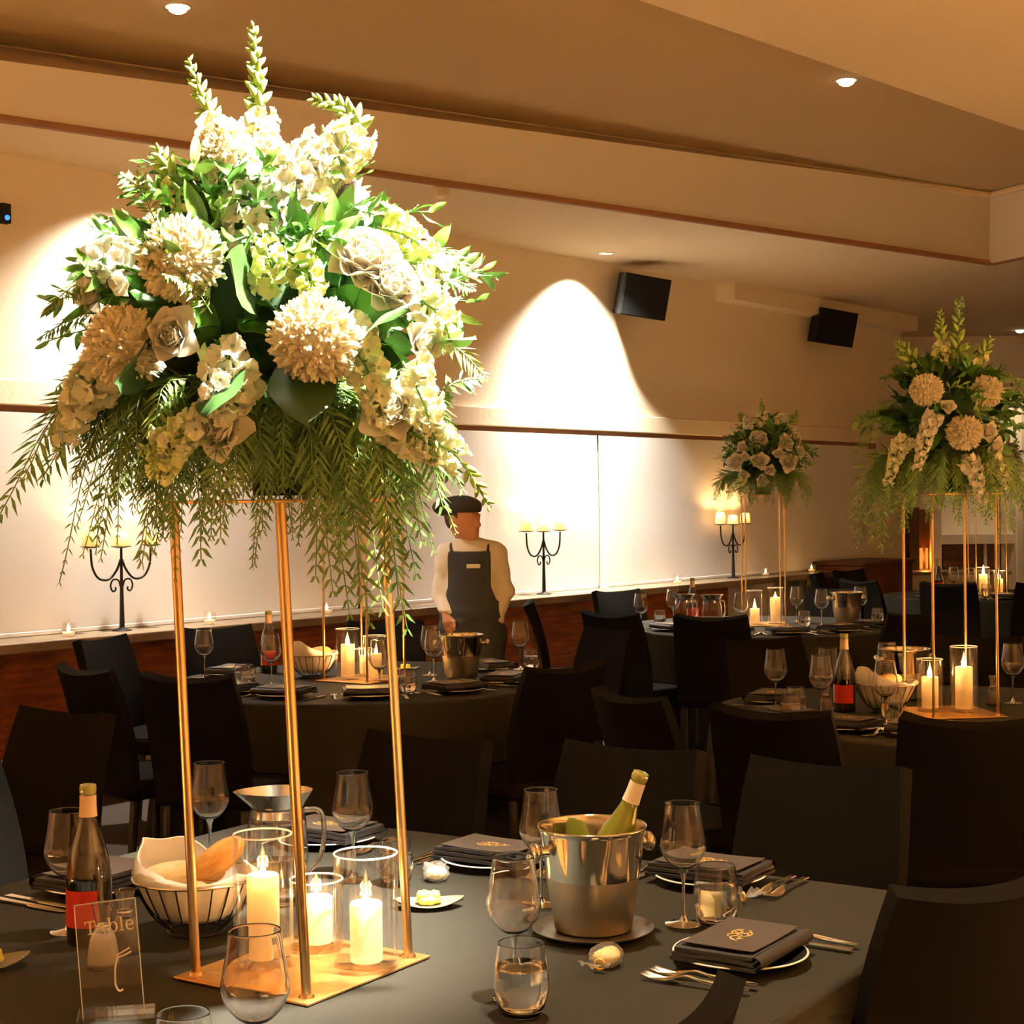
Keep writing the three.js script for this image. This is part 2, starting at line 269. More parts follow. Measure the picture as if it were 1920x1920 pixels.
// downlight fittings
for (const d of DOWNLIGHTS) {
  const t = thing('downlight', d.label, 'downlight', [d.at[0], d.at[1], d.at[2]], 0, 'recessed ceiling downlights');
  mk('rim', lathe([[d.size * 0.98, 0.004], [d.size * 1.0, -0.004], [d.size * 1.22, -0.006], [d.size * 1.25, -0.001], [d.size * 1.22, 0.002]], 32), M.lampRim, t);
  mk('lens', lathe([[d.size, 0.001], [d.size * 0.98, -0.006], [d.size * 0.8, -0.022], [d.size * 0.45, -0.031], [0.0001, -0.034]].map(([a, b]) => [a, d.deep ? b * 0.2 : b]), 32).translate(0, d.deep || 0, 0), M.lampGlow, t);
  if (d.deep) mk('baffle', new THREE.CylinderGeometry(d.size * 1.005, d.size * 1.005, d.deep + 0.01, 32, 1, true).translate(0, d.deep / 2 + 0.003, 0), M.baffle, t);
}
// ------------------------------------------------------------------ speakers, sensor, indicator on the long wall
function speaker(label, s, y, w, h, roll, yaw) {
  const t = thing('wall_speaker', label, 'speaker', wallAt(s, y, 0.17), 0, 'black speakers on the long wall'); t.scale.setScalar(KS);
  t.rotation.set(0.16, TH + yaw, roll, 'YXZ');
  mk('cabinet', prismoid([[-w / 2, -h / 2, 0.11], [w / 2, -h / 2, 0.11], [w * 0.36, -h / 2, -0.10], [-w * 0.36, -h / 2, -0.10]], [[-w / 2, h / 2, 0.11], [w / 2, h / 2, 0.11], [w * 0.36, h / 2, -0.10], [-w * 0.36, h / 2, -0.10]]), M.speaker, t);
  mk('grille', uvm(rbox(w * 0.97, h * 0.97, 0.014, 0.004, 0, 0, 0.117), 6), M.grille, t);
  mk('bracket', merge([box(0.05, 0.05, 0.06, 0, 0, -0.12), box(0.09, 0.12, 0.012, 0, 0, -0.145)]), M.iron, t);
}
speaker('larger black wall speaker in the bright pool of light', 4.88, 2.95, 0.34, 0.275, -0.12, -0.55);
speaker('smaller-looking black wall speaker nearer the far corner', 7.62, 2.95, 0.34, 0.275, -0.12, -0.55);
{
  const t = thing('ceiling_sensor', 'small beige sensor box under the soffit edge', 'sensor', shellAt([-0.34, 3.155, -8.28]), 0.6); t.scale.setScalar(KS);
  mk('housing', rbox(0.075, 0.05, 0.06, 0.012, 0, -0.015, 0), M.fascia, t);
  mk('lens', lathe([[0.02, 0], [0.018, -0.012], [0.0001, -0.018]], 16).translate(0, -0.038, 0), M.lampRim, t);
  const b = thing('indicator_light', 'tiny blue indicator light at the left edge', 'light', wallAt(0.03, 2.895, 0.03), TH); b.scale.setScalar(KS);
  mk('box', rbox(0.05, 0.09, 0.04, 0.006), M.speaker, b);
  mk('led', new THREE.SphereGeometry(0.012, 12, 8).translate(0, -0.02, 0.022), M.blueLed, b);
}
// ------------------------------------------------------------------ servery at the far wall
{
  const Z = -16.5;
  const c = thing('service_counter', 'cream service counter under the servery hatch', 'counter', shellAt([4.2, 0, Z + 0.3])); c.scale.setScalar(KS);
  mk('front', uvm(rbox(1.06, 0.59, 0.5, 0.006, 0.06, 0.525, 0)), M.wall, c);
  mk('worktop', uvm(rbox(1.1, 0.03, 0.56, 0.006, 0.06, 0.836, 0)), M.shelf, c);
  const h = thing('servery_cabinet', 'dark timber servery cabinet with cream posts on the far wall', 'cabinet', shellAt([4.0, 0.852, Z + 0.02])); h.scale.setScalar(KS);
  mk('side_panel', uvm(rbox(0.10, 0.62, 0.16, 0.004, -0.03, 0.31, 0.08)), M.woodDark, h);
  mk('niche', uvm(box(0.14, 0.6, 0.02, 0.09, 0.30, 0.012)), M.woodDark, h);
  mk('post', uvm(rbox(0.09, 0.62, 0.14, 0.004, 0.2, 0.31, 0.07)), M.wall, h);
  mk('dark_panel', uvm(rbox(0.40, 0.24, 0.08, 0.004, 0.47, 0.122, 0.04)), M.woodDark, h);
  mk('dark_panel', uvm(rbox(0.13, 0.24, 0.08, 0.004, 0.77, 0.122, 0.04)), M.woodDark, h);
  mk('post', uvm(rbox(0.03, 0.26, 0.09, 0.003, 0.69, 0.13, 0.045)), M.wall, h);
  mk('header', uvm(rbox(0.75, 0.1, 0.12, 0.004, 0.60, 0.30, 0.06)), M.wall, h);
  const l = thing('amber_lamp', 'glowing amber lamp panels in the servery niche', 'lamp', shellAt([4.09, 0.856, Z + 0.06])); l.scale.setScalar(KS);
  mk('panel', rbox(0.035, 0.21, 0.015, 0.004, -0.028, 0.107, 0), M.amber, l);
  mk('panel', rbox(0.022, 0.21, 0.015, 0.004, 0.03, 0.107, 0), M.amber, l);
  const p = new THREE.PointLight(lin(1, 0.36, 0.05), 0.25, 0, 2); p.position.set(...shellAt([4.09, 0.97, Z + 0.13])); p.castShadow = true; scene.add(p);
  const cu = thing('curtain', 'pale pleated curtain at the right end of the far wall', 'curtain', shellAt([5.35, 0.23, Z + 0.1])); cu.scale.setScalar(KS);
  mk('drape', slab(90, 6, (u, v) => [(u - 0.5) * 1.0, 0.02 + 2.2 * v, 0.03 * Math.sin(u * 70) * (1 - 0.4 * v)], 0.004), M.wall, cu);
  mk('rail', new THREE.CylinderGeometry(0.012, 0.012, 1.1, 12).rotateZ(Math.PI / 2).translate(0, 2.23, 0), M.iron, cu);
}
// ------------------------------------------------------------------ tables
const TOP = 0.76, TT = -0.577;                                 // table height; turn of the foreground table
const E1 = [Math.cos(TT), -Math.sin(TT)], E2 = [Math.sin(TT), Math.cos(TT)], RC = [0.921, -3.425];
const onTable = (a, b) => [RC[0] + E1[0] * a + E2[0] * b, RC[1] + E1[1] * a + E2[1] * b];   // a along the short side (to the right corner), b towards the camera
{
  const A = 1.84, B = 2.45, c = onTable(-A / 2, B / 2);
  const t = thing('banquet_table', 'long foreground table under a black cloth, carrying the gold stand', 'table', [c[0], 0, c[1]], TT);
  const n = noise2(77);
  const top = (x, z) => 0.0007 * Math.exp(-(((A / 2 - x) - 0.24) ** 2) / 0.00004) + 0.0010 * (n(x * 5 + 9, z * 5) - 1);
  mk('tablecloth', merge([
    grid(120, 120, (u, v) => { const x = (u - 0.5) * A, z = (v - 0.5) * B; return [x, TOP - 0.0008 + top(x, z), -z + 0 * z === 0 ? z : z]; }).scale(1, 1, 1),
  ]), M.cloth, t);
  // skirt: rounded edge then a fall with soft folds
  const per = []; const N = 240;
  for (let i = 0; i <= N; i++) { let d = i / N * 2 * (A + B); let x, z, nx, nz; if (d <= A) { x = -A / 2 + d; z = B / 2; nx = 0; nz = 1; } else if (d <= A + B) { x = A / 2; z = B / 2 - (d - A); nx = 1; nz = 0; } else if (d <= 2 * A + B) { x = A / 2 - (d - A - B); z = -B / 2; nx = 0; nz = -1; } else { x = -A / 2; z = -B / 2 + (d - 2 * A - B); nx = -1; nz = 0; } per.push([x, z, nx, nz, d]); }
  mk('cloth_skirt', grid(N, 10, (u, v) => { const [x, z, nx, nz, d] = per[Math.round(u * N)]; const r = 0.012; let y, o; if (v < 0.3) { const a = v / 0.3 * Math.PI / 2; o = r * Math.sin(a); y = TOP - 0.0015 - r * (1 - Math.cos(a)); } else { const k = (v - 0.3) / 0.7; o = r + k * 0.02 * (1 + Math.sin(d * 9) * 0.8); y = TOP - 0.0015 - r - k * (TOP - r - 0.012); } return [x + nx * o, y, z + nz * o]; }), M.cloth, t);
  mk('tabletop', rbox(A - 0.02, 0.03, B - 0.02, 0.006, 0, TOP - 0.02, 0), M.woodDark, t);
  for (const sx of [-1, 1]) for (const sz of [-1, 1]) mk('leg', new THREE.CylinderGeometry(0.022, 0.018, TOP - 0.035, 12).translate(sx * (A / 2 - 0.12), (TOP - 0.035) / 2, sz * (B / 2 - 0.12)), M.chairLeg, t);
}
function roundTable(label, x, z, r, seed) {
  const t = thing('round_table', label, 'table', [x, 0, z], 0, 'round banquet tables under black cloths');
  const n = noise2(seed);
  mk('tablecloth', grid(120, 14, (u, v) => {
    const a = u * Math.PI * 2; let R, y;
    if (v < 0.36) { R = r * v / 0.36; y = TOP - 0.0006 + 0.0008 * (n(2 + R * 4 * Math.cos(a) + 20, 20 + R * 4 * Math.sin(a)) - 1); }
    else if (v < 0.5) { const k = (v - 0.36) / 0.14 * Math.PI / 2; R = r + 0.012 * Math.sin(k); y = TOP - 0.0006 - 0.012 * (1 - Math.cos(k)); }
    else { const k = (v - 0.5) / 0.5; R = r + 0.012 + k * (0.05 + 0.035 * Math.sin(a * 22 + seed) + 0.012 * Math.sin(a * 37)); y = TOP - 0.0126 - k * (TOP - 0.024); }
    return [-R * Math.cos(a), y, R * Math.sin(a)];
  }), M.cloth, t);
  mk('tabletop', new THREE.CylinderGeometry(r - 0.005, r - 0.005, 0.03, 48).translate(0, TOP - 0.02, 0), M.woodDark, t);
  mk('pedestal', lathe([[0.3, 0.01], [0.3, 0.03], [0.06, 0.08], [0.05, 0.7], [0.3, 0.725]], 24), M.chairLeg, t);
  return t;
}
const BL = [-0.71, -7.72], RT = [1.68, -6.40], MD = [1.60, -10.72], FR = [3.96, -13.75];
roundTable('round black-clothed table in front of the waiter', ...BL, 0.9, 3);
roundTable('round black-clothed table at the right under the big dim arrangement', ...RT, 0.9, 4);
roundTable('round black-clothed table by the far candelabrum', ...MD, 0.9, 5);
roundTable('farthest round black-clothed table, by the servery hatch', ...FR, 0.85, 6);

// ------------------------------------------------------------------ chairs
function buildChair() {
  const g = new THREE.Group();
  mk('seat', rbox(0.45, 0.085, 0.40, 0.03, 0, 0.435, -0.03, 3), M.chair, g);
  // local: sitter faces +z; back is at -z, leaning backwards
  mk('backrest', slab(12, 10, (u, v) => { const x = (u - 0.5), y = 0.40 + v * (0.51 + 0.045 * x * x * 4 * v * 0.5); const taper = 0.415 + 0.03 * Math.sin(v * Math.PI); return [x * taper, y, -0.20 - 0.11 * v * v - 0.03 * v + 0.035 * (4 * x * x) * v]; }, 0.042), M.chair, g);
  for (const sx of [-1, 1]) { mk('leg', tf(new THREE.CylinderGeometry(0.020, 0.015, 0.40, 10), [sx * 0.19, 0.2, 0.13]), M.chairLeg, g); mk('leg', tf(new THREE.CylinderGeometry(0.020, 0.015, 0.41, 10), [sx * 0.18, 0.2, -0.20], [0.08, 0, 0]), M.chairLeg, g); }
  mk('seat_piping', tube([[-0.215, 0.472, -0.19], [-0.222, 0.474, 0.14], [-0.2, 0.474, 0.162], [0.2, 0.474, 0.162], [0.222, 0.474, 0.14], [0.215, 0.472, -0.19]], 0.004, 40, 5), M.chair, g);
  return g;
}
const chairProto = buildChair();
function chair(label, x, z, turn, group) {
  const c = chairProto.clone(); c.name = numbered('dining_chair'); c.position.set(x, 0, z); c.rotation.y = turn; scene.add(c); return tag(c, label, 'chair', group);
}
// turn so that the sitter faces the direction (dx, dz)
const facing = (dx, dz) => Math.atan2(dx, dz);
// foreground table: backrest tops measured, chair origin ~0.30 m in front of them
const gA = 'chairs at the foreground table';
const fA = facing(...E2);
for (const [x, z, l] of [[0.80, -4.17, 'black fabric chair behind the ice bucket end, rightmost at the back of the foreground table'], [0.335, -4.48, 'black fabric chair behind the ice bucket, middle of the back row'], [-0.23, -4.72, 'black fabric chair behind the right-hand gold pole, left of the back row']]) chair(l, x + E2[0] * 0.335, z + E2[1] * 0.335, fA, gA);
chair('dark grey chair at the left edge behind the red wine bottle', -1.24, -4.06, facing(...E1), gA);
chair('black chair at the right edge beside the table corner', 0.67, -3.15, facing(-0.485, -0.874), gA);
chair('black chair whose backrest top rises at the bottom of the frame', -0.068, -2.296, facing(-E1[0], -E1[1]), gA);
chair('black chair standing apart before the orange timber dado', -1.62, -5.10, facing(...E2), 'chairs around the round tables');
function ring(c, r, list, group) { for (const [deg, l, rr] of list) { const a = deg * Math.PI / 180, q = rr || r; chair(l, c[0] + Math.cos(a) * q, c[1] + Math.sin(a) * q, facing(-Math.cos(a), -Math.sin(a)), group); } }
const gR = 'chairs around the round tables';
ring(BL, 1.12, [[137, 'black chair with its back to the dado, left of the waiter\'s table'], [113, 'black chair in front of the waiter\'s table, between the first two gold poles'], [50, 'black chair in front of the waiter\'s table, right of the gold stand'], [-32, 'black chair right of the waiter, at the far side of his table'], [200, 'dark grey chair against the dado behind the lone wine glass'], [232, 'dark grey chair against the dado behind the small bottle'], [270, 'black chair behind the candles on the waiter\'s table']], gR);
ring(RT, 1.18, [[150, 'black chair left of the right-hand table, its backrest edge catching light'], [126, 'black chair directly in front of the wine glasses on the right-hand table'], [102, 'black chair in front of the gold stand on the right-hand table'], [74, 'black chair at the right frame edge before the right-hand table'], [250, 'black chair behind the red-labelled bottle on the right-hand table'], [290, 'black chair behind the candles on the right-hand table']], gR);
ring(MD, 1.18, [[134, 'black chair left of the far candelabrum table, seen from behind'], [109, 'black chair in front of the far candelabrum table, seen from behind'], [180, 'black chair at the wall side of the far candelabrum table'], [62, 'black chair at the right front of the far candelabrum table'], [235, 'black chair behind the jug on the far candelabrum table'], [300, 'black chair behind the far candelabrum table, right']], gR);
ring(FR, 1.12, [[200, 'black chair at the far table by the end cabinet, leftmost'], [228, 'black chair at the far table, second from the end cabinet'], [150, 'black chair before the far table, left of the dim arrangement\'s poles'], [118, 'black chair before the far table, between the dim arrangement\'s poles'], [90, 'black chair before the far table\'s candles']], gR);

// ------------------------------------------------------------------ glassware
const GB = {
  bowl: lathe([...smoothProfile([[0.004, 0.107], [0.020, 0.113], [0.036, 0.130], [0.0458, 0.152], [0.0462, 0.160], [0.0435, 0.178], [0.0392, 0.205], [0.0350, 0.238]], 36), [0.0344, 0.2395], [0.0338, 0.238], ...smoothProfile([[0.0340, 0.236], [0.0382, 0.205], [0.0425, 0.178], [0.0451, 0.160], [0.0447, 0.152], [0.0350, 0.131], [0.019, 0.115], [0.0008, 0.111]], 30)], 40),
  stem: lathe(smoothProfile([[0.0095, 0.108], [0.006, 0.100], [0.0036, 0.085], [0.0033, 0.05], [0.0042, 0.018], [0.010, 0.006]], 20), 16),
  foot: lathe([[0.0001, 0.0065], [0.010, 0.0062], [0.024, 0.0030], [0.0365, 0.0018], [0.0372, 0.0010], [0.0365, 0.0002], [0.0001, 0.0002]], 36),
};
function wineGlass(label, x, z, sy = 1, sr = 1, group = 'stemmed wine glasses', y = TOP) {
  const t = thing('wine_glass', label, 'wine glass', [x, y, z], 0, group); t.scale.set(sr, sy, sr);
  mk('bowl', GB.bowl, M.glass, t); mk('stem', GB.stem, M.solidGlass, t); mk('foot', GB.foot, M.glass, t); return t;
}
const TB = {
  shell: lathe([[0.0001, 0.0], [0.026, 0.0], [0.034, 0.004], ...smoothProfile([[0.038, 0.012], [0.0435, 0.034], [0.0455, 0.052], [0.0430, 0.080], [0.0375, 0.118]], 24), [0.0370, 0.119], [0.0364, 0.118], ...smoothProfile([[0.0366, 0.116], [0.0418, 0.080], [0.0442, 0.052], [0.0422, 0.034], [0.036, 0.014], [0.028, 0.008]], 22), [0.0001, 0.008]], 40),
  water: h => lathe([[0.0001, 0.0085], [0.027, 0.0086], ...smoothProfile([[0.034, 0.0125], [0.0416, 0.034], [0.0436, 0.052], [h > 0.07 ? 0.0415 : 0.0432, h]], 14), [0.0001, h]], 40),
};
const waterFull = TB.water(0.082);
function tumbler(label, x, z, filled = true, s = 1, group = 'stemless water tumblers') {
  const t = thing('water_tumbler', label, 'tumbler', [x, TOP, z], 0, group); t.scale.setScalar(s);
  mk('glass', TB.shell, M.glass, t); if (filled) mk('water', waterFull, M.water, t); return t;
}
// ------------------------------------------------------------------ candles in cylinder vases
const flameGeo = lathe(smoothProfile([[0.0003, 0], [0.0048, 0.006], [0.0062, 0.014], [0.0045, 0.026], [0.002, 0.037], [0.0003, 0.046]], 16), 12);
function candleLight(pos, cd) { const l = new THREE.PointLight(CANDLE, cd, 0, 2); l.position.set(...pos); l.castShadow = true; l.shadow.radius = 0.5; l.shadow.mapSize.set(256, 256); scene.add(l); return l; }
function pillarCandle(label, x, y, z, r, h, cd, group, fl = 1) {
  const t = thing('pillar_candle', label, 'candle', [x, y, z], 0, group);
  mk('wax', lathe([[0.0001, 0], [r - 0.002, 0], [r, 0.002], [r, h - 0.003], [r - 0.002, h], [r - 0.004, h - 0.003], [r - 0.006, h - 0.020], [r * 0.6, h - 0.027], [0.0001, h - 0.028]], 36), M.wax, t);
  mk('wick', new THREE.CylinderGeometry(0.0012, 0.0012, 0.014, 6).translate(0, h - 0.021, 0), M.wick, t);
  mk('flame', tf(flameGeo, [0, h - 0.017, 0], [0, 0, 0], fl), M.flame, t);
  candleLight([x, y + h - 0.017 + 0.018 * fl, z], cd); return t;
}
function cylVase(label, x, z, r, h, y, group) {
  const t = thing('candle_vase', label, 'vase', [x, y, z], 0, group);
  mk('rim', new THREE.TorusGeometry(r - 0.0013, 0.0017, 8, 56).rotateX(Math.PI / 2).translate(0, h, 0), M.rimGlass, t);
  mk('cylinder', lathe([[0.0001, 0], [r - 0.003, 0], [r, 0.003], [r, h - 0.0015], [r - 0.0012, h], [r - 0.0026, h - 0.0015], [r - 0.003, 0.012], [0.0001, 0.012]], 48), M.pane, t);
  return t;
}
function vaseCandle(where, x, z, r, h, cr, ch, cd, y, gv, gc, fl) { cylVase('clear glass cylinder vase ' + where, x, z, r, h, y, gv); pillarCandle('white pillar candle ' + where, x, y + 0.0125, z, cr, ch, cd, gc, fl); }
// ------------------------------------------------------------------ gold flower stands
function stand(label, x, z, turn, lean = 0, pr = 0.0085, group = 'gold flower stands') {
  const t = thing('flower_stand', label, 'flower stand', [x, TOP, z], turn, group);
  const a = 0.1275, b = 0.1425, H = 0.84, lx = Math.cos(turn) * lean, lz = Math.sin(turn) * lean;
  mk('base_plate', rbox(0.31, 0.005, 0.345, 0.002, 0, 0.0028, 0), M.goldPlate, t);
  mk('top_plate', rbox(0.29, 0.006, 0.32, 0.002, lx, H, lz), M.goldPlate, t);
  for (const [sx, sz] of [[-1, -1], [1, -1], [1, 1], [-1, 1]]) {
    const p0 = V(sx * a, 0.005, sz * b), p1 = V(sx * a * 0.98 + lx, H, sz * b * 0.98 + lz), d = p1.clone().sub(p0), L = d.length();
    mk('pole', tf(new THREE.CylinderGeometry(pr, pr, L, 16), p0.clone().add(p1).multiplyScalar(0.5), new THREE.Quaternion().setFromUnitVectors(V(0, 1, 0), d.normalize())), M.gold, t);
    mk('pole_foot', new THREE.CylinderGeometry(pr * 1.4, pr * 1.65, 0.006, 16).translate(p0.x, 0.008, p0.z), M.gold, t);
  }
  return t;
}
stand('tall four-legged gold stand on the foreground table', -0.382, -2.964, TT - 0.005, -0.034);
stand('tall gold stand on the waiter\'s table', -0.70, -7.75, TT, 0, 0.0055);
stand('tall gold stand on the right-hand table', 1.675, -6.34, 0.15, 0, 0.0052);
stand('tall gold stand on the far candelabrum table', 1.64, -10.82, -0.05, 0, 0.0055);
stand('tall gold stand on the farthest table', 3.98, -13.85, -0.5, 0, 0.0055);
// candles on the stands
const gcv = 'glass candle vases on the gold stands', gcp = 'pillar candles on the gold stands';
const PL = TOP + 0.0055;
vaseCandle('left on the foreground gold stand, taller', -0.456, -2.975, 0.0535, 0.235, 0.029, 0.150, 0.11, PL, gcv, gcp, 1.1);
vaseCandle('right on the foreground gold stand, shorter', -0.268, -2.945, 0.0575, 0.205, 0.029, 0.105, 0.11, PL, gcv, gcp, 1.1);
vaseCandle('at the back of the foreground gold stand, lowest', -0.372, -3.075, 0.050, 0.13, 0.030, 0.085, 0.09, PL, gcv, gcp, 1.0);
vaseCandle('left on the waiter\'s table stand', -0.775, -7.72, 0.056, 0.235, 0.032, 0.15, 0.563, PL, gcv, gcp, 1.49);
vaseCandle('right on the waiter\'s table stand', -0.640, -7.66, 0.058, 0.205, 0.032, 0.11, 0.563, PL, gcv, gcp, 1.49);
vaseCandle('behind the others on the waiter\'s table stand', -0.70, -7.85, 0.050, 0.13, 0.032, 0.085, 0.422, PL, gcv, gcp, 1.38);
vaseCandle('shorter and left on the right-hand table stand', 1.602, -6.36, 0.050, 0.20, 0.032, 0.12, 0.458, PL, gcv, gcp, 1.49);
vaseCandle('taller and right on the right-hand table stand', 1.725, -6.33, 0.052, 0.25, 0.033, 0.16, 0.458, PL, gcv, gcp, 1.49);
vaseCandle('left on the far candelabrum table stand', 1.575, -10.77, 0.052, 0.22, 0.032, 0.09, 0.264, PL, gcv, gcp, 1.72);
vaseCandle('right on the far candelabrum table stand', 1.715, -10.80, 0.052, 0.235, 0.032, 0.16, 0.132, PL, gcv, gcp, 1.15);
vaseCandle('left on the farthest table stand', 3.93, -13.80, 0.052, 0.22, 0.033, 0.15, 0.352, PL, gcv, gcp, 2.07);
vaseCandle('right on the farthest table stand', 4.06, -13.80, 0.052, 0.19, 0.033, 0.11, 0.352, PL, gcv, gcp, 2.07);

// ------------------------------------------------------------------ bottles, bucket, jug, basket, shakers
const bottleGeo = lathe([[0.0001, 0.006], [0.030, 0.002], [0.0405, 0.002], [0.0425, 0.006], ...smoothProfile([[0.0428, 0.02], [0.0428, 0.11], [0.0420, 0.135], [0.0350, 0.175], [0.0225, 0.215], [0.0165, 0.240], [0.0150, 0.262], [0.0148, 0.288]], 36)], 40);
const mouthGeo = lathe([[0.0148, 0.284], [0.0150, 0.287], [0.0163, 0.288], [0.0165, 0.296], [0.0150, 0.303], [0.0120, 0.304], [0.0110, 0.300], [0.0110, 0.285]], 28);
const collarGeo = lathe([[0.0175, 0.243], [0.0168, 0.248], [0.0158, 0.264], [0.0156, 0.283], [0.0150, 0.2835]], 28);
function arcLabel(r, y0, y1, a0, a1) { return grid(20, 2, (u, v) => { const a = a0 + (a1 - a0) * u; return [r * Math.sin(a), y0 + (y1 - y0) * v, r * Math.cos(a)]; }); }
function bottle(label, x, z, collar, turn = 0, y = TOP, s = 1, group = 'wine bottles') {
  const t = thing('wine_bottle', label, 'wine bottle', [x, y, z], turn, group); t.scale.setScalar(s);
  mk('glass_body', bottleGeo, M.bottleDark, t); mk('mouth', mouthGeo, M.bottleMouth, t); mk('neck_label', collarGeo, collar, t);
  mk('front_label', arcLabel(0.0434, 0.038, 0.108, -1.1, 0.9), M.labelRed, t).material.side = THREE.DoubleSide;
  mk('label_edge', arcLabel(0.0434, 0.038, 0.108, -1.35, -1.1), M.labelWhite, t);
  return t;
}
bottle('dark red-wine bottle with tan neck label and red label on the foreground table', -0.815, -3.151, M.labelTan, -0.3);
bottle('small-looking dark wine bottle left on the waiter\'s table', -1.20, -8.1, M.labelTan, 0.4);
bottle('dark wine bottle with red label left on the right-hand table', 1.281, -6.40, M.labelTan, -0.2);
bottle('dark wine bottle on the farthest table', 3.53, -13.72, M.labelTan, 0.2);
bottle('dark wine bottle among the glasses on the far candelabrum table', 1.19, -10.95, M.labelTan, 0.2);

function bucketThing(label, x, z, turn = 0, group = 'steel ice buckets') {
  const t = thing('ice_bucket', label, 'ice bucket', [x, TOP + 0.0105, z], turn, group);
  mk('upper_body', lathe([[0.0903, 0.104], [0.1010, 0.188], [0.1045, 0.1955], [0.1060, 0.1985], [0.1045, 0.2010], [0.1015, 0.1985], [0.0995, 0.188], [0.0885, 0.104], [0.0725, 0.006], [0.0001, 0.005]], 56), M.silver, t);
  mk('lower_body', lathe([[0.0001, 0.0], [0.071, 0.0], [0.0745, 0.004], [0.0903, 0.1041]], 56), M.brushed, t);
  for (const s of [-1, 1]) { const k = mk('knob_handle', merge([new THREE.CylinderGeometry(0.009, 0.011, 0.02, 16).rotateZ(Math.PI / 2).translate(s * 0.106, 0.158, 0), lathe([[0.0001, -0.010], [0.014, -0.009], [0.019, -0.003], [0.019, 0.003], [0.014, 0.009], [0.0001, 0.010]], 24).rotateZ(Math.PI / 2).translate(s * 0.122, 0.158, 0)]), M.silver, t); }
  return t;
}
{
  const [x, z] = [0.148, -3.178];
  single('under_plate', 'grey metal coaster plate beneath the ice bucket', 'plate', lathe([[0.0001, 0.0002], [0.085, 0.0002], [0.112, 0.009], [0.118, 0.014], [0.1165, 0.0155], [0.108, 0.0105], [0.086, 0.0095], [0.0001, 0.0095]], 48), M.pewter, [x, TOP, z]);
  bucketThing('tapered steel ice bucket with polished rim on the foreground table', x, z, 0.42);
  const b = thing('white_wine_bottle', 'green bottle with white neck label leaning in the ice bucket', 'wine bottle', [x - 0.012, TOP + 0.030, z + 0.0], 0);
  b.rotation.set(0.06, 0, -0.36);
  mk('glass_body', bottleGeo, M.bottleGreen, b); mk('mouth', mouthGeo, M.bottleMouth, b); mk('neck_label', collarGeo, M.labelWhite, b);
  mk('wine', lathe([[0.0001, 0.008], [0.036, 0.008], ...smoothProfile([[0.040, 0.02], [0.040, 0.11], [0.0392, 0.133], [0.033, 0.172], [0.021, 0.212], [0.0150, 0.236]], 20), [0.0001, 0.237]], 32), M.wineLiquid, b);
  bucketThing('dark-looking ice bucket right of the candles on the waiter\'s table', -0.243, -7.70, 0);
  bucketThing('ice bucket behind the bread on the right-hand table', 1.60, -6.76, 0.2);
  bucketThing('ice bucket between two wine glasses on the far candelabrum table', 2.17, -10.75, 0.2);
}
function jug(label, x, z, turn = 0) {
  const t = thing('water_jug', label, 'jug', [x, TOP, z], turn, 'glass water jugs');
  mk('glass', lathe([[0.0001, 0], [0.058, 0], [0.063, 0.004], ...smoothProfile([[0.0645, 0.02], [0.0640, 0.10], [0.0600, 0.16], [0.0520, 0.195]], 20), [0.0506, 0.195], ...smoothProfile([[0.0584, 0.16], [0.0622, 0.10], [0.0627, 0.02]], 14), [0.056, 0.008], [0.0001, 0.008]], 40), M.glass, t);
  mk('water', lathe([[0.0001, 0.0085], [0.056, 0.0086], [0.0615, 0.02], [0.0612, 0.075], [0.0001, 0.075]], 36), M.water, t);
  mk('silver_collar', tf(grid(48, 8, (u, v) => { const a = u * Math.PI * 2, sp = Math.max(0, Math.cos(a)) ** 6; const R = v < 0.4 ? 0.0535 + 0.001 * v : 0.054 + (v - 0.4) / 0.6 * (0.015 + 0.022 * sp + 0.006 * Math.max(0, -Math.cos(a)) ** 6); return [-R * Math.cos(a), 0.165 + v * 0.05, R * Math.sin(a)]; }), [0, 0, 0]), M.steelTwo, t);
  mk('handle', tube([[0.055, 0.175, 0], [0.088, 0.172, 0], [0.098, 0.13, 0], [0.085, 0.075, 0], [0.064, 0.055, 0]], 0.0055, 24, 8), M.solidGlass, t);
  return t;
}
M.steelTwo = M.steel.clone(); M.steelTwo.side = THREE.DoubleSide;
jug('clear glass water jug with flared silver collar behind the foreground candles', -0.500, -3.47, 0.15).scale.set(1, 1.08, 1);
jug('water jug left of the candles on the far candelabrum table', 1.10, -10.62, 0.4);
jug('second water jug nearer the candles on the far candelabrum table', 1.27, -10.55, 0.4);
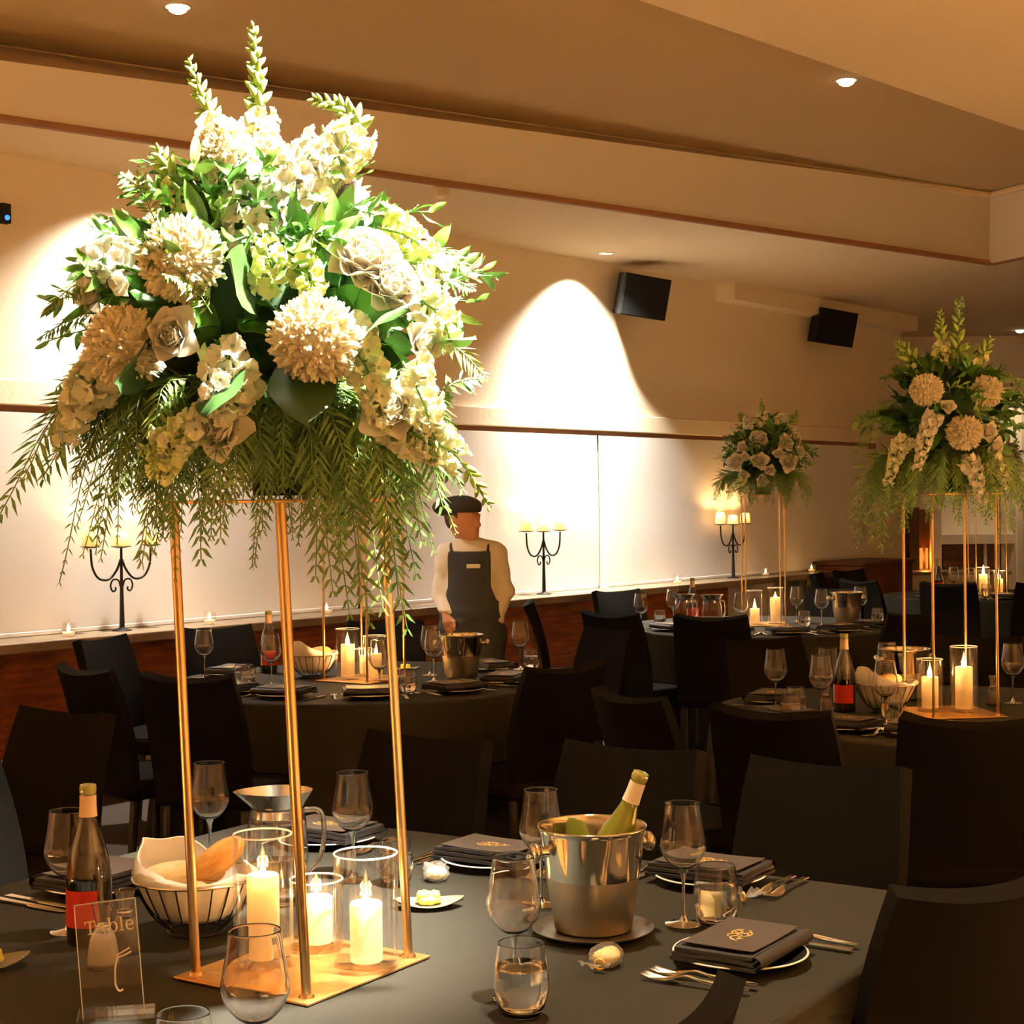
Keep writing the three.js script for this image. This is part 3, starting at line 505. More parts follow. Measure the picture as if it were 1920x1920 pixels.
function basket(label, x, z, turn, breadLabels) {
  const t = thing('bread_basket', label, 'basket', [x, TOP, z], turn, 'wire bread baskets with white cloths');
  const R = 0.122, H = 0.098, rb = 0.055; const prof = v => [rb + (R - rb) * Math.pow(v, 0.62), 0.012 + H * v];
  for (let k = 0; k < 22; k++) { const a = k / 22 * Math.PI * 2; mk('wire', tube([0, 0.25, 0.5, 0.75, 1].map(v => { const [r, y] = prof(v); return [r * Math.cos(a), y, r * Math.sin(a)]; }), 0.0016, 10, 5), M.iron, t); }
  mk('rim', new THREE.TorusGeometry(R, 0.003, 8, 56).rotateX(Math.PI / 2).translate(0, H + 0.012, 0), M.steel, t);
  mk('foot_ring', new THREE.TorusGeometry(rb, 0.003, 8, 40).rotateX(Math.PI / 2).translate(0, 0.0035, 0), M.iron, t);
  const n = noise2(91);
  const c = single('basket_cloth', 'white cloth lining ' + label.replace(/^.*?basket/, 'the bread basket'), 'cloth', slab(64, 12, (u, v) => {
    const a = u * Math.PI * 2; const q = Math.min(v / 0.62, 1); let [r, y] = prof(Math.max(0.02, q)); if (q < 0.2) r *= q / 0.2; r = Math.max(0.002, r); r -= (q < 0.2 ? 0 : 1) * 0.006 + 0.005 * Math.sin(a * 7) * q;
    if (v > 0.62) { const k = (v - 0.62) / 0.38, lift = 0.004 + 0.060 * Math.max(0, Math.cos(a - 2.45)) + 0.006 * Math.sin(a * 5); y += k * lift; r += k * (0.010 - 0.020 * k) + 0.006 * (n(u * 30, 4) - 0.5); }
    return [r * Math.cos(a), y + 0.004, -r * Math.sin(a)];
  }, 0.0025), M.whiteCloth, [x, TOP, z], turn, 'white cloths in the bread baskets');
  breadLabels.forEach(([lab, dx, dy, dz, rot, mat, sc], k) => {
    const nn = noise2(200 + k), g = new THREE.SphereGeometry(1, 22, 14), p = g.attributes.position;
    for (let i = 0; i < p.count; i++) { const X = p.getX(i), Y = p.getY(i), Z = p.getZ(i), f = 1 + 0.10 * (nn(X * 2 + 9, Y * 2 + Z * 2 + 9) - 0.5) - 0.05 * Math.exp(-(Z * Z) / 0.02) * (Y > 0 ? 1 : 0); p.setXYZ(i, X * 0.070 * f * (sc || 1), Y * 0.030 * f * (sc || 1), Z * 0.033 * f * (sc || 1)); } g.computeVertexNormals();
    const m = single('bread_roll', lab, 'bread', g, mat, [x + dx, TOP + dy, z + dz], 0, 'bread rolls'); m.rotation.set(...rot);
  });
  return t;
}
basket('wire bread basket with white cloth on the foreground table', -0.625, -3.225, 0.3, [['golden-crusted bread roll sticking up at the right of the foreground basket', 0.040, 0.140, 0.0, [0.1, 0.2, 0.62], M.bread, 0.95], ['pale bread roll at the left in the foreground basket', -0.045, 0.112, 0.015, [0, 0.4, 0.1], M.breadPale], ['golden bread slice in the middle of the foreground basket', 0.0, 0.108, -0.03, [0.2, -0.3, 0.2], M.bread, 0.85], ['bread roll deep inside the foreground basket', 0.01, 0.08, 0.03, [0, 1.2, 0], M.breadPale, 0.9]]);
basket('wire bread basket left of the candles on the waiter\'s table', -0.955, -7.86, 1.4, [['bread roll in the basket on the waiter\'s table', 0.02, 0.115, 0.0, [0, 0.3, 0.2], M.bread]]);
basket('wire bread basket left of the candles on the right-hand table', 1.44, -6.40, 0.9, [['bread roll in the basket on the right-hand table', 0.0, 0.115, 0.0, [0, 0.3, 0.2], M.bread]]);
function shaker(label, x, z, fill, turn = 0) {
  const t = thing('glass_shaker', label, 'shaker', [x, TOP, z], turn, 'glass salt and pepper shakers');
  mk('glass', lathe([[0.0001, 0], [0.026, 0], [0.0285, 0.004], ...smoothProfile([[0.0285, 0.012], [0.0262, 0.035], [0.0225, 0.055], [0.0150, 0.070], [0.0120, 0.076], [0.0135, 0.085], [0.0190, 0.112], [0.0200, 0.117]], 26), [0.0188, 0.117], ...smoothProfile([[0.0125, 0.086], [0.0105, 0.077]], 6), [0.0001, 0.076]], 32), M.glass, t);
  mk('contents', lathe([[0.0001, 0.004], [0.0245, 0.004], [0.0268, 0.012], [0.0250, 0.034], [0.0215, 0.052], [0.0001, 0.053]], 28), fill, t);
  mk('collar_ring', new THREE.TorusGeometry(0.0135, 0.0022, 8, 28).rotateX(Math.PI / 2).translate(0, 0.0765, 0), M.steel, t);
}
shaker('glass salt shaker with flared top behind the clear table sign', -0.748, -2.985, M.salt);
shaker('glass pepper shaker just behind the salt shaker', -0.732, -3.085, M.pepper);
shaker('amber-lit glass shaker right of the candles on the right-hand table', 1.902, -6.55, M.pepper);
shaker('glass shaker between the wine glasses on the right-hand table', 1.193, -6.327, M.pepper);
// butter on leaf shaped dishes
function butterDish(label, x, z, turn, butterLabel) {
  single('butter_dish', label, 'dish', slab(20, 10, (u, v) => { const s = (u - 0.5) * 2, w = 0.042 * Math.pow(Math.max(0, 1 - s * s), 0.8) + 0.0006, q = (v - 0.5) * 2; return [s * 0.072, 0.003 + 0.012 * s * s + 0.007 * q * q, -q * w]; }, 0.003), M.dish, [x, TOP, z], turn, 'pointed butter dishes');
  const n = noise2(71);
  const g = merge([0, 1, 2].map(k => { const s = new THREE.SphereGeometry(1, 18, 12), p = s.attributes.position; for (let i = 0; i < p.count; i++) { const X = p.getX(i), Y = p.getY(i), Z = p.getZ(i), f = 1 + 0.16 * Math.sin(X * 9 + k) * 0.5 + 0.1 * (n(X * 3 + 8, Z * 3 + Y * 3 + 8) - 0.5); p.setXYZ(i, X * [0.026, 0.016, 0.014][k] * f + [0, -0.010, 0.011][k], Y * [0.012, 0.010, 0.010][k] * f + [0.016, 0.026, 0.025][k], Z * [0.017, 0.013, 0.012][k] * f); } s.computeVertexNormals(); return s; }));
  single('butter', butterLabel, 'butter', g, M.butter, [x, TOP, z], turn, 'butter curls');
}
butterDish('pointed grey dish right of the gold stand', -0.180, -3.400, 0.1, 'yellow butter curl on the dish right of the gold stand');
butterDish('pointed grey dish cut off by the left frame edge', -0.955, -2.985, 0.5, 'yellow butter curl at the left frame edge');
butterDish('pointed dish behind the right pole on the waiter\'s table', -0.53, -8.10, 0.1, 'yellow butter on the waiter\'s table');
// ------------------------------------------------------------------ glasses in place
wineGlass('empty wine glass in the foreground overlapping the gold base plate', -0.367, -2.314, 1.0, 1.06);
wineGlass('wine glass just behind the water tumbler, in front of the ice bucket', -0.004, -2.775);
wineGlass('wine glass behind the left side of the ice bucket', 0.053, -3.413);
wineGlass('wine glass right of the ice bucket with a tumbler beside it', 0.329, -3.243);
wineGlass('wine glass above the bread basket', -0.705, -3.81);
wineGlass('wine glass behind the right candle vase', -0.359, -3.65);
wineGlass('wine glass behind the red wine bottle at the left', -0.877, -3.235);
tumbler('water tumbler nearest the camera, filled with water', 0.007, -2.683);
tumbler('water tumbler beside the wine glass right of the ice bucket', 0.392, -3.232);
tumbler('water tumbler cut off by the bottom edge near the sign', -0.472, -2.33, false);
tumbler('water tumbler behind the right candle vase', -0.262, -3.60, true, 0.85);
const gBack = 'wine glasses on the round tables', gBackT = 'water tumblers on the round tables';
for (const [x, z, l] of [[-1.47, -7.85, 'lone wine glass at the left of the waiter\'s table'], [-1.10, -7.50, 'wine glass with a bottle behind it on the waiter\'s table'], [-0.368, -7.62, 'wine glass left of the ice bucket on the waiter\'s table'], [-0.40, -7.90, 'wine glass behind the right gold pole on the waiter\'s table'], [0.035, -8.12, 'wine glass right of the waiter'], [-0.58, -7.13, 'wine glass in front of the candles on the waiter\'s table'],
  [1.03, -6.50, 'wine glass leftmost on the right-hand table'], [1.157, -6.22, 'wine glass left of the red-labelled bottle on the right-hand table'], [1.52, -6.72, 'wine glass behind the bread on the right-hand table'], [2.0, -6.62, 'wine glass at the right frame edge'], [1.24, -6.52, 'wine glass behind the red-labelled bottle'], [1.345, -5.98, 'wine glass nearest on the right-hand table'],
  [0.80, -10.35, 'leftmost wine glass on the far candelabrum table'], [1.05, -10.85, 'wine glass before the jugs on the far candelabrum table'], [1.98, -10.60, 'wine glass right of the candles on the far candelabrum table'], [2.28, -10.85, 'rightmost wine glass on the far candelabrum table'], [1.88, -10.95, 'wine glass behind the right candle on the far candelabrum table'], [1.42, -10.30, 'wine glass in front of the left candle on the far candelabrum table'],
  [3.64, -13.65, 'wine glass beside the bottle on the farthest table'], [3.74, -13.5, 'second wine glass from the bottle on the farthest table'], [4.22, -13.5, 'wine glass right of the candles on the farthest table']]) wineGlass(l, x, z, 1, 1, gBack);
for (const [x, z, l] of [[-1.16, -7.24, 'tumbler front left on the waiter\'s table'], [-1.22, -7.44, 'tumbler beside the wine glass on the waiter\'s table'], [0.085, -8.05, 'tumbler beside the wine glass right of the waiter'], [-0.46, -7.15, 'tumbler in front of the candles on the waiter\'s table'],
  [1.02, -6.10, 'tumbler at the left edge of the right-hand table'], [1.40, -6.12, 'tumbler beside the nearest wine glass on the right-hand table'], [1.08, -6.33, 'tumbler between the first two wine glasses on the right-hand table'], [0.95, -10.70, 'tumbler left on the far candelabrum table'], [2.36, -10.70, 'tumbler right on the far candelabrum table'], [1.85, -10.5, 'tumbler right of the candles on the far candelabrum table'], [3.84, -13.4, 'tumbler on the farthest table']]) tumbler(l, x, z, true, 0.9, gBackT);

// ------------------------------------------------------------------ place settings
const plateGeo = lathe([[0.0001, 0.0], [0.070, 0.0], [0.078, 0.003], [0.106, 0.0125], [0.1215, 0.0165], [0.1225, 0.018], [0.1205, 0.0195], [0.105, 0.0165], [0.078, 0.0080], [0.070, 0.0055], [0.0001, 0.0055]], 56);
const plateRimGeo = lathe([[0.1185, 0.0172], [0.1222, 0.0170], [0.1232, 0.0184], [0.1220, 0.0200], [0.1190, 0.0198]], 56);
// flat cutlery outline, bent along its length; x = length (0 is the bowl/tine/blade end)
function cutlery(outline, holes, L, bend) {
  const sh = new THREE.Shape(outline.map(p => new THREE.Vector2(p[0], p[1])));
  const g = new THREE.ExtrudeGeometry(sh, { depth: 0.0016, bevelEnabled: true, bevelThickness: 0.0006, bevelSize: 0.0005, bevelSegments: 1, curveSegments: 6, steps: 1 }).rotateX(-Math.PI / 2);
  const p = g.attributes.position; for (let i = 0; i < p.count; i++) p.setY(i, p.getY(i) + bend(p.getX(i), p.getZ(i))); g.computeVertexNormals(); return g;
}
const sub = (a, b, n) => Array.from({ length: n }, (_, i) => [a[0] + (b[0] - a[0]) * i / n, a[1] + (b[1] - a[1]) * i / n]);
const poly = (pts, n = 6) => pts.flatMap((p, i) => i < pts.length - 1 ? sub(p, pts[i + 1], n) : [p]);
const mirror = half => { const t = poly(half); return [...t, ...t.slice().reverse().map(([x, y]) => [x, -y])]; };
const forkOut = (() => { const half = []; const T = []; // four tines
  const w = 0.012; const ys = [-0.0105, -0.0035, 0.0035, 0.0105]; let pts = [[0.20, 0.0065], [0.155, 0.0048], [0.10, 0.0032], [0.075, 0.0040], [0.062, 0.0110], [0.050, 0.0125]];
  for (let k = 3; k >= 0; k--) { pts.push([0.004, ys[k] + 0.0017], [0.0, ys[k]], [0.004, ys[k] - 0.0017]); if (k > 0) pts.push([0.046, (ys[k] + ys[k - 1]) / 2 + 0.0014], [0.046, (ys[k] + ys[k - 1]) / 2 - 0.0014]); }
  pts.push([0.050, -0.0125], [0.062, -0.0110], [0.075, -0.0040], [0.10, -0.0032], [0.155, -0.0048], [0.20, -0.0065]); return poly(pts, 3); })();
const forkGeo = cutlery(forkOut, null, 0.2, x => 0.004 + 0.010 * Math.exp(-((x - 0.085) ** 2) / 0.0007) + 0.006 * Math.exp(-((x) ** 2) / 0.0004) + 0.003 * Math.sin((x - 0.1) * 20));
const knifeGeo = cutlery(mirror([[0.0, 0.0005], [0.012, 0.007], [0.05, 0.0098], [0.10, 0.0095], [0.115, 0.0060], [0.16, 0.0068], [0.212, 0.0085]]).filter((p, i, a) => i === 0 || Math.hypot(p[0] - a[i - 1][0], p[1] - a[i - 1][1]) > 1e-6), null, 0.21, x => 0.0012 + (x > 0.11 ? 0.002 : 0));
const spoonGeo = cutlery(mirror([[0.0, 0.0006], [0.006, 0.010], [0.022, 0.0185], [0.042, 0.0165], [0.060, 0.0070], [0.072, 0.0034], [0.12, 0.0034], [0.165, 0.0060], [0.192, 0.0072]]), null, 0.2, (x, z) => 0.003 + 0.010 * Math.exp(-((x - 0.085) ** 2) / 0.0008) - 0.003 * Math.exp(-((x - 0.03) ** 2) / 0.0004) * (1 - (z / 0.0185) ** 2) + 0.002);
const napGeo = (() => { const n = noise2(55); const layer = (y, w, d, k) => slab(18, 14, (u, v) => { const x = (u - 0.5) * w, z = -(v - 0.5) * d; return [x, y + 0.004 * (n(u * 4 + k * 7, v * 4) - 0.5) - 0.010 * Math.max(0, Math.hypot(x / 0.105, z / 0.105) - 1) ** 2, z]; }, 0.007); return merge([layer(0.020, 0.235, 0.165, 0), layer(0.029, 0.232, 0.158, 1), layer(0.0375, 0.228, 0.150, 2)]); })();
const foldGeo = grid(18, 10, (u, v) => { const a = -Math.PI / 2 + v * Math.PI, r = 0.0125; return [(u - 0.5) * 0.229, 0.029 + r * Math.sin(a), 0.078 + r * Math.cos(a) * 1.2]; });
const cardGeo = slab(16, 8, (u, v) => [(u - 0.5) * 0.200, 0.0435 + 0.003 * Math.pow((u - 0.5) * 2, 2), -(v - 0.5) * 0.138], 0.0016);
// gold crest on the card: flat foil strokes
function crest() {
  const strokes = [[[-26, -4], [-16, 6], [-6, 2], [-10, -6], [-22, -6], [-14, -12]], [[-14, 10], [-4, 14], [4, 8], [0, -2], [-6, -8], [2, -12], [10, -8]], [[4, 12], [14, 16], [22, 10], [16, 2], [8, 4], [12, -6], [22, -8], [26, -2]], [[-2, 2], [6, 4], [12, 12]], [[18, -10], [10, -14], [0, -14]], [[-24, 2], [-28, -10]], [[22, 14], [28, 6]]];
  return merge(strokes.map(s => tube(s.map(([x, y]) => [x * 0.0009, 0, -y * 0.0009]), 0.0011, 18, 5).scale(1, 0.25, 1)));
}
const crestGeo = crest();
const plateGroup = 'place setting plates', napGroup = 'folded black napkins', cardGroup = 'menu cards with gold crest', cutGroup = 'place setting cutlery';
// (x,z) plate centre; turn: +z points to the diner
function setting(where, x, z, turn, o = {}) {
  const c = Math.cos(turn), s = Math.sin(turn), at = (a, b) => [x + c * a + s * b, z - s * a + c * b];
  const t = thing('dinner_plate', 'dark plate with white rim ' + where, 'plate', [x, TOP, z], turn, plateGroup);
  mk('plate_body', plateGeo, M.plateBlack, t); mk('rim', plateRimGeo, M.plateWhite, t);
  if (o.plain) return;
  const n = thing('napkin', 'folded black napkin on the plate ' + where, 'napkin', [x, TOP + 0.002, z], turn, napGroup); n.rotation.y = turn + (o.twist || 0);
  mk('folded_layers', napGeo, M.napkin, n); mk('rolled_edge', foldGeo, M.napkin, n).material.side = THREE.DoubleSide;
  if (!o.nocard) { const m = thing('menu_card', 'mauve-grey menu card with gold crest ' + where, 'menu card', [x, TOP + 0.002, z], turn + (o.twist || 0), cardGroup); m.position.x += (o.cx || 0); m.position.z += (o.cz || 0); mk('card', cardGeo, M.menu, m); mk('crest', tf(crestGeo, [0, 0.0447, -0.002], [0, 0, 0], [1.5, 1.2, 1.5]), M.foil, m); }
  if (o.cut !== false) {
    const list = o.cut || [['fork', -0.150], ['knife', 0.150]];
    for (const [k, a, b = -0.095] of list) { const g = k === 'fork' ? forkGeo : k === 'knife' ? knifeGeo : spoonGeo; const [px, pz] = at(a, b); single(k === 'fork' ? 'fork' : k === 'knife' ? 'knife' : 'spoon', `steel ${k} ${Math.abs(a) > 0.165 ? 'outermost ' : ''}${a < 0 ? 'left' : 'right'} of the plate ${where}`, k, g, M.steel, [px, TOP + 0.0012, pz], turn - Math.PI / 2, cutGroup); }
  }
  if (o.favour) favour(where, ...at(o.favour[0], o.favour[1]), turn + (o.favour[2] || 0));
}
const wrapGeo = (() => { const n = noise2(88), g = new THREE.IcosahedronGeometry(1, 4), p = g.attributes.position; for (let i = 0; i < p.count; i++) { const X = p.getX(i), Y = p.getY(i), Z = p.getZ(i), f = 1 + 0.35 * (n(X * 4 + 20, Y * 4 + Z * 5 + 20) - 0.5); p.setXYZ(i, X * 0.040 * f, Math.max(-0.019, Y * 0.021 * f), Z * 0.030 * f); } const q = g; q.computeVertexNormals(); return q.translate(0, 0.020, 0); })();
const tailGeo = (() => { const n = noise2(89); return slab(16, 8, (u, v) => { const a = (u - 0.5) * 1.7, r = 0.010 + 0.045 * v; return [-0.036 - r * Math.cos(a) * 0.9, 0.012 + 0.010 * (n(u * 14, v * 4) - 0.2) * (0.4 + v) + 0.006 * v, r * Math.sin(a) * 0.75]; }, 0.0004); })();
const sweetGeo = (() => { const n = noise2(90); return merge([[0.000, 0, 0.024, 0.018], [0.010, 0.004, 0.018, 0.016]].map(([dx, dz, r, h], k) => { const s = new THREE.SphereGeometry(1, 20, 14), p = s.attributes.position; for (let i = 0; i < p.count; i++) { const f = 1 + 0.12 * (n(p.getX(i) * 3 + 5 + k, p.getZ(i) * 3 + 5) - 0.5); p.setXYZ(i, p.getX(i) * r * f + dx, p.getY(i) * h * 0.8 * f + 0.0165 + k * 0.004, p.getZ(i) * r * f + dz); } s.computeVertexNormals(); return s; })); })();
function favour(where, x, z, turn) {
  const t = thing('wrapped_favour', 'white sweet in twisted clear cellophane ' + where, 'favour', [x, TOP, z], turn, 'cellophane wrapped favours');
  mk('sweet', sweetGeo, M.sweet, t); mk('cellophane', wrapGeo, M.cello, t); mk('twisted_tail', tailGeo, M.cello, t); mk('tie', new THREE.TorusGeometry(0.009, 0.0025, 8, 20).rotateY(Math.PI / 2).translate(-0.038, 0.013, 0), M.foil, t);
}
M.sweet = std(lin(0.90, 0.84, 0.58), 0.6, { map: mottled([0.95, 0.86, 0.55], [1, 1, 1], 97, 3) });
M.wrapTwo = M.cello; M.cello.side = THREE.DoubleSide;
const tE1 = facing(...E1), tE2b = facing(-E2[0], -E2[1]), tE1b = facing(-E1[0], -E1[1]);
setting('at the near right setting of the foreground table', 0.405, -2.985, tE1, { cut: [['fork', -0.150, -0.10], ['fork', -0.185, -0.10], ['knife', 0.150, -0.06], ['spoon', 0.180, -0.04]], favour: [-0.155, -0.19, 0.2] });
setting('at the back right setting of the foreground table', 0.424, -3.605, tE2b, { cut: [['fork', -0.15], ['fork', -0.18], ['knife', 0.15], ['knife', 0.18]], favour: [-0.12, -0.17, 0.8] });
setting('at the middle back of the foreground table', -0.050, -3.795, tE2b, { cut: [['fork', -0.15], ['fork', -0.18], ['knife', 0.15], ['knife', 0.18]], favour: [0.02, -0.20, 2.2] });
setting('at the back left setting of the foreground table', -0.46, -4.06, tE2b, { cut: [['fork', -0.15], ['knife', 0.15]] });
setting('at the left setting behind the red wine bottle', -0.905, -3.585, facing(-E1[0], -E1[1]), { cut: [['fork', -0.15], ['knife', 0.15], ['knife', 0.18]], twist: 0.05 });
setting('at the left frame edge of the foreground table', ...onTable(-1.68, 1.42), facing(-E1[0], -E1[1]), { cut: [['fork', -0.15], ['knife', 0.15]] });
setting('at the bottom frame edge of the foreground table', ...onTable(-0.17, 1.46), tE1, { cut: [['fork', -0.15], ['knife', 0.15]] });
// round tables: plates, napkins and cards seen edge-on
function ringSettings(c, r, list) { for (const [deg, where, o] of list) { const a = deg * Math.PI / 180; setting(where, c[0] + Math.cos(a) * r, c[1] + Math.sin(a) * r, facing(Math.cos(a), Math.sin(a)), o || {}); } }
ringSettings(BL, 0.70, [[137, 'at the left of the waiter\'s table'], [113, 'in front of the bread on the waiter\'s table'], [82, 'below the candles of the waiter\'s table'], [50, 'in front of the ice bucket on the waiter\'s table'], [18, 'at the right of the waiter\'s table'], [-32, 'nearest the waiter on his table'], [200, 'by the lone glass on the waiter\'s table']]);
ringSettings(RT, 0.70, [[160, 'at the left of the right-hand table'], [135, 'behind the left chairs of the right-hand table'], [112, 'between two chairs of the right-hand table'], [80, 'in front of the candles on the right-hand table'], [205, 'behind the first glass of the right-hand table']]);
ringSettings(MD, 0.70, [[150, 'at the left of the far candelabrum table'], [112, 'at the front of the far candelabrum table'], [85, 'in front of the candles on the far candelabrum table'], [55, 'right of the candles on the far candelabrum table'], [25, 'at the right of the far candelabrum table']]);
ringSettings(FR, 0.65, [[150, 'at the left of the farthest table'], [95, 'at the front of the farthest table']]);

// ------------------------------------------------------------------ clear table sign
{
  const font = await new FontLoader().loadAsync('fonts/droid/droid_serif_regular.typeface.json');
  const t = thing('table_sign', 'clear acrylic table sign with gold lettering in the left foreground', 'sign', [-0.660, TOP, -2.70], 0.20);
  const pl = mk('panel', rbox(0.098, 0.185, 0.004, 0.0012, 0, 0.0925, 0), M.acrylic, t);
  const txt = new TextGeometry('Table', { font, size: 0.022, depth: 0.0012, curveSegments: 4 }); txt.computeBoundingBox(); txt.translate(-txt.boundingBox.max.x / 2 + 0.004, 0.135, 0.0021);
  mk('lettering', txt, M.letter, pl);
  mk('polished_edge', merge([rbox(0.0016, 0.185, 0.0046, 0.0006, -0.049, 0.0925, 0), rbox(0.0016, 0.185, 0.0046, 0.0006, 0.049, 0.0925, 0), rbox(0.098, 0.0016, 0.0046, 0.0006, 0, 0.185, 0)]), M.rimGlass, pl);
  mk('numeral', merge([tube([[0.034, 0.106, 0.0024], [0.022, 0.101, 0.0024], [0.010, 0.096, 0.0024]], 0.0016, 10, 6), tube([[0.036, 0.100, 0.0024], [0.024, 0.095, 0.0024], [0.014, 0.092, 0.0024], [0.010, 0.084, 0.0024], [0.007, 0.064, 0.0024], [0.007, 0.048, 0.0024], [0.012, 0.039, 0.0024], [0.018, 0.041, 0.0024]], 0.0017, 30, 6)]), M.letter, pl);
  pl.rotation.set(-0.12, 0, 0.075);
  mk('foot', rbox(0.125, 0.008, 0.06, 0.003, 0.004, 0.0042, 0.0), M.acrylic, t);
}
// ------------------------------------------------------------------ candelabra and tealights on the ledge
function candelabrum(label, s, off, lit) {
  const pos = wallAt(s, 1.0, off), t = thing('candelabrum', label, 'candelabrum', pos, TH, 'three-armed iron candelabra on the ledge'); t.scale.setScalar(KS);
  const A = 0.175, H = 0.40;
  mk('base', lathe([[0.0001, 0], [0.045, 0], [0.046, 0.005], [0.02, 0.012], [0.009, 0.02]], 24), M.iron, t);
  mk('stem', merge([new THREE.CylinderGeometry(0.007, 0.013, 0.25, 12).translate(0, 0.135, 0), new THREE.CylinderGeometry(0.006, 0.007, H - 0.24, 12).translate(0, 0.25 + (H - 0.26) / 2, 0)]), M.iron, t);
  for (const q of [-1, 1]) {
    mk('arm', tube([[0.004 * q, 0.335, 0], [0.028 * q, 0.285, 0], [0.075 * q, 0.243, 0], [0.13 * q, 0.25, 0], [0.165 * q, 0.300, 0], [A * q, H - 0.012, 0]], 0.0055, 36, 8), M.iron, t);
    mk('scroll', tube([[0.006 * q, 0.205, 0], [0.020 * q, 0.238, 0], [0.050 * q, 0.240, 0], [0.064 * q, 0.212, 0], [0.050 * q, 0.186, 0], [0.034 * q, 0.194, 0], [0.036 * q, 0.206, 0]], 0.0042, 36, 8), M.iron, t);
  }
  [-1, 0, 1].forEach((q, k) => {
    const y = H - (q ? 0.008 : 0.012);
    mk('dish', lathe([[0.0001, 0], [0.02, 0], [0.046, 0.006], [0.048, 0.009], [0.045, 0.008], [0.02, 0.003], [0.0001, 0.003]], 28).translate(q * A, y, 0), M.iron, t);
    const p = wallAt(s + q * A, 1.0 + y + 0.0045, off);
    const h = [0.088, 0.070, 0.080][k];
    const c = thing('candelabrum_candle', ['left', 'middle', 'right'][k] + ' white candle on the ' + label.replace(/^.*candelabrum /, 'candelabrum '), 'candle', p, 0, 'candles on the candelabra'); c.scale.setScalar(KS);
    mk('wax', lathe(smoothProfile([[0.0005, 0.001], [0.034, 0.001], [0.038, 0.006], [0.0375, h * 0.5], [0.033, h * 0.85], [0.026, h], [0.022, h - 0.004], [0.024, h - 0.035], [0.0005, h - 0.042]], 30), 28), M.wax, c);
    mk('flame', tf(flameGeo, [0, h - 0.034, 0], [0, 0, 0], 0.9), M.flame, c);
    candleLight([p[0], p[1] + h * KS - 0.016, p[2]], lit);
  });
}
candelabrum('black iron candelabrum at the left behind the hanging fern', 0.575, 0.13, 0.32);
candelabrum('black iron candelabrum beside the waiter', 3.85, 0.13, 0.30);
candelabrum('black iron candelabrum under the far flower arrangement', 6.15, 0.13, 0.36);
const tealights = [[0.22, 'tealight in clear glass near the left frame edge'], [1.05, 'tealight in clear glass right of the leftmost candelabrum'], [1.86, 'tealight in clear glass on the ledge behind the middle of the gold stand'], [4.40, 'tealight in clear glass on the ledge right of the waiter\'s candelabrum'], [5.28, 'tealight in clear glass midway along the far ledge'], [6.50, 'tealight in clear glass just right of the far candelabrum'], [7.22, 'tealight in clear glass at the far end of the ledge']];
const teaCup = lathe([[0.0001, 0], [0.024, 0], [0.027, 0.003], [0.032, 0.035], [0.031, 0.062], [0.0298, 0.062], [0.0305, 0.035], [0.0255, 0.006], [0.0001, 0.006]], 32);
for (const [s, l] of tealights) {
  const p = wallAt(s, 1.001, 0.20), t = thing('tealight', l, 'tealight', p, 0, 'tealights along the ledge'); t.scale.setScalar(KS);
  mk('cup', teaCup, M.pane, t);
  mk('wax', lathe([[0.0001, 0.007], [0.0235, 0.007], [0.027, 0.022], [0.0001, 0.022]], 24), M.wax, t);
  mk('flame', tf(flameGeo, [0, 0.022, 0], [0, 0, 0], [1.2, 0.8, 1.2]), M.flame, t);
  candleLight([p[0], p[1] + 0.045, p[2]], 0.02);
}
// ------------------------------------------------------------------ flowers
const qUp = (d, spin = 0) => new THREE.Quaternion().setFromUnitVectors(V(0, 1, 0), d.clone().normalize()).multiply(new THREE.Quaternion().setFromAxisAngle(V(0, 1, 0), spin));
// one petal: base at origin, grows along +y, cupped towards +z
function petal(len, w, cup, curl, ruffle, nu = 4, nv = 5, ph = 0) {
  return grid(nu, nv, (u, v) => { const s = (u - 0.5) * 2, ww = w * Math.pow(Math.sin(Math.PI * Math.min(0.98, 0.10 + 0.78 * v)), 0.75); return [s * ww, len * v * (1 - 0.12 * s * s * v), cup * (s * s) * ww + len * curl * v * v + ruffle * Math.sin(s * 5 + ph) * v * v]; });
}
const chrysanthemum = [1, 2].map(seed => { const r = rngOf(seed * 91), L = []; const N = 620; for (let i = 0; i < N; i++) { const y = 1 - 1.72 * (i + 0.5) / N, a = i * 2.39996, q = Math.sqrt(Math.max(0, 1 - y * y)); const d = V(q * Math.cos(a), y, q * Math.sin(a)); const g = petal(0.40, 0.075, -0.9, -0.42 - 0.25 * r(), 0.0, 2, 4); L.push(tf(g, d.clone().multiplyScalar(0.68), qUp(d.clone().add(V((r() - 0.5) * 0.6, 0.35 + (r() - 0.5) * 0.5, (r() - 0.5) * 0.6)), r() * 6.28), 0.8 + 0.35 * r())); } L.push(new THREE.SphereGeometry(0.80, 16, 12)); return merge(L); });
const roseGeo = [1, 2, 3].map(seed => { const r = rngOf(seed * 17), L = []; for (let k = 0; k < 26; k++) { const f = k / 25, a = k * 2.4 + r() * 0.3, open = 0.10 + 1.05 * f * f; const g = petal(0.80 + 0.25 * f, 0.34 + 0.30 * f, 0.55, 0.28 - 0.50 * f * f, 0.05, 4, 6, r() * 6); const rad = 0.06 + 0.20 * f; L.push(tf(g, [rad * Math.cos(a), -0.45 + 0.1 * (1 - f), rad * Math.sin(a)], new THREE.Quaternion().setFromEuler(new THREE.Euler(0, -a - Math.PI / 2, 0)).multiply(new THREE.Quaternion().setFromEuler(new THREE.Euler(-open, 0, 0))), 1)); } L.push(new THREE.SphereGeometry(0.30, 12, 10).translate(0, -0.05, 0)); return merge(L); });
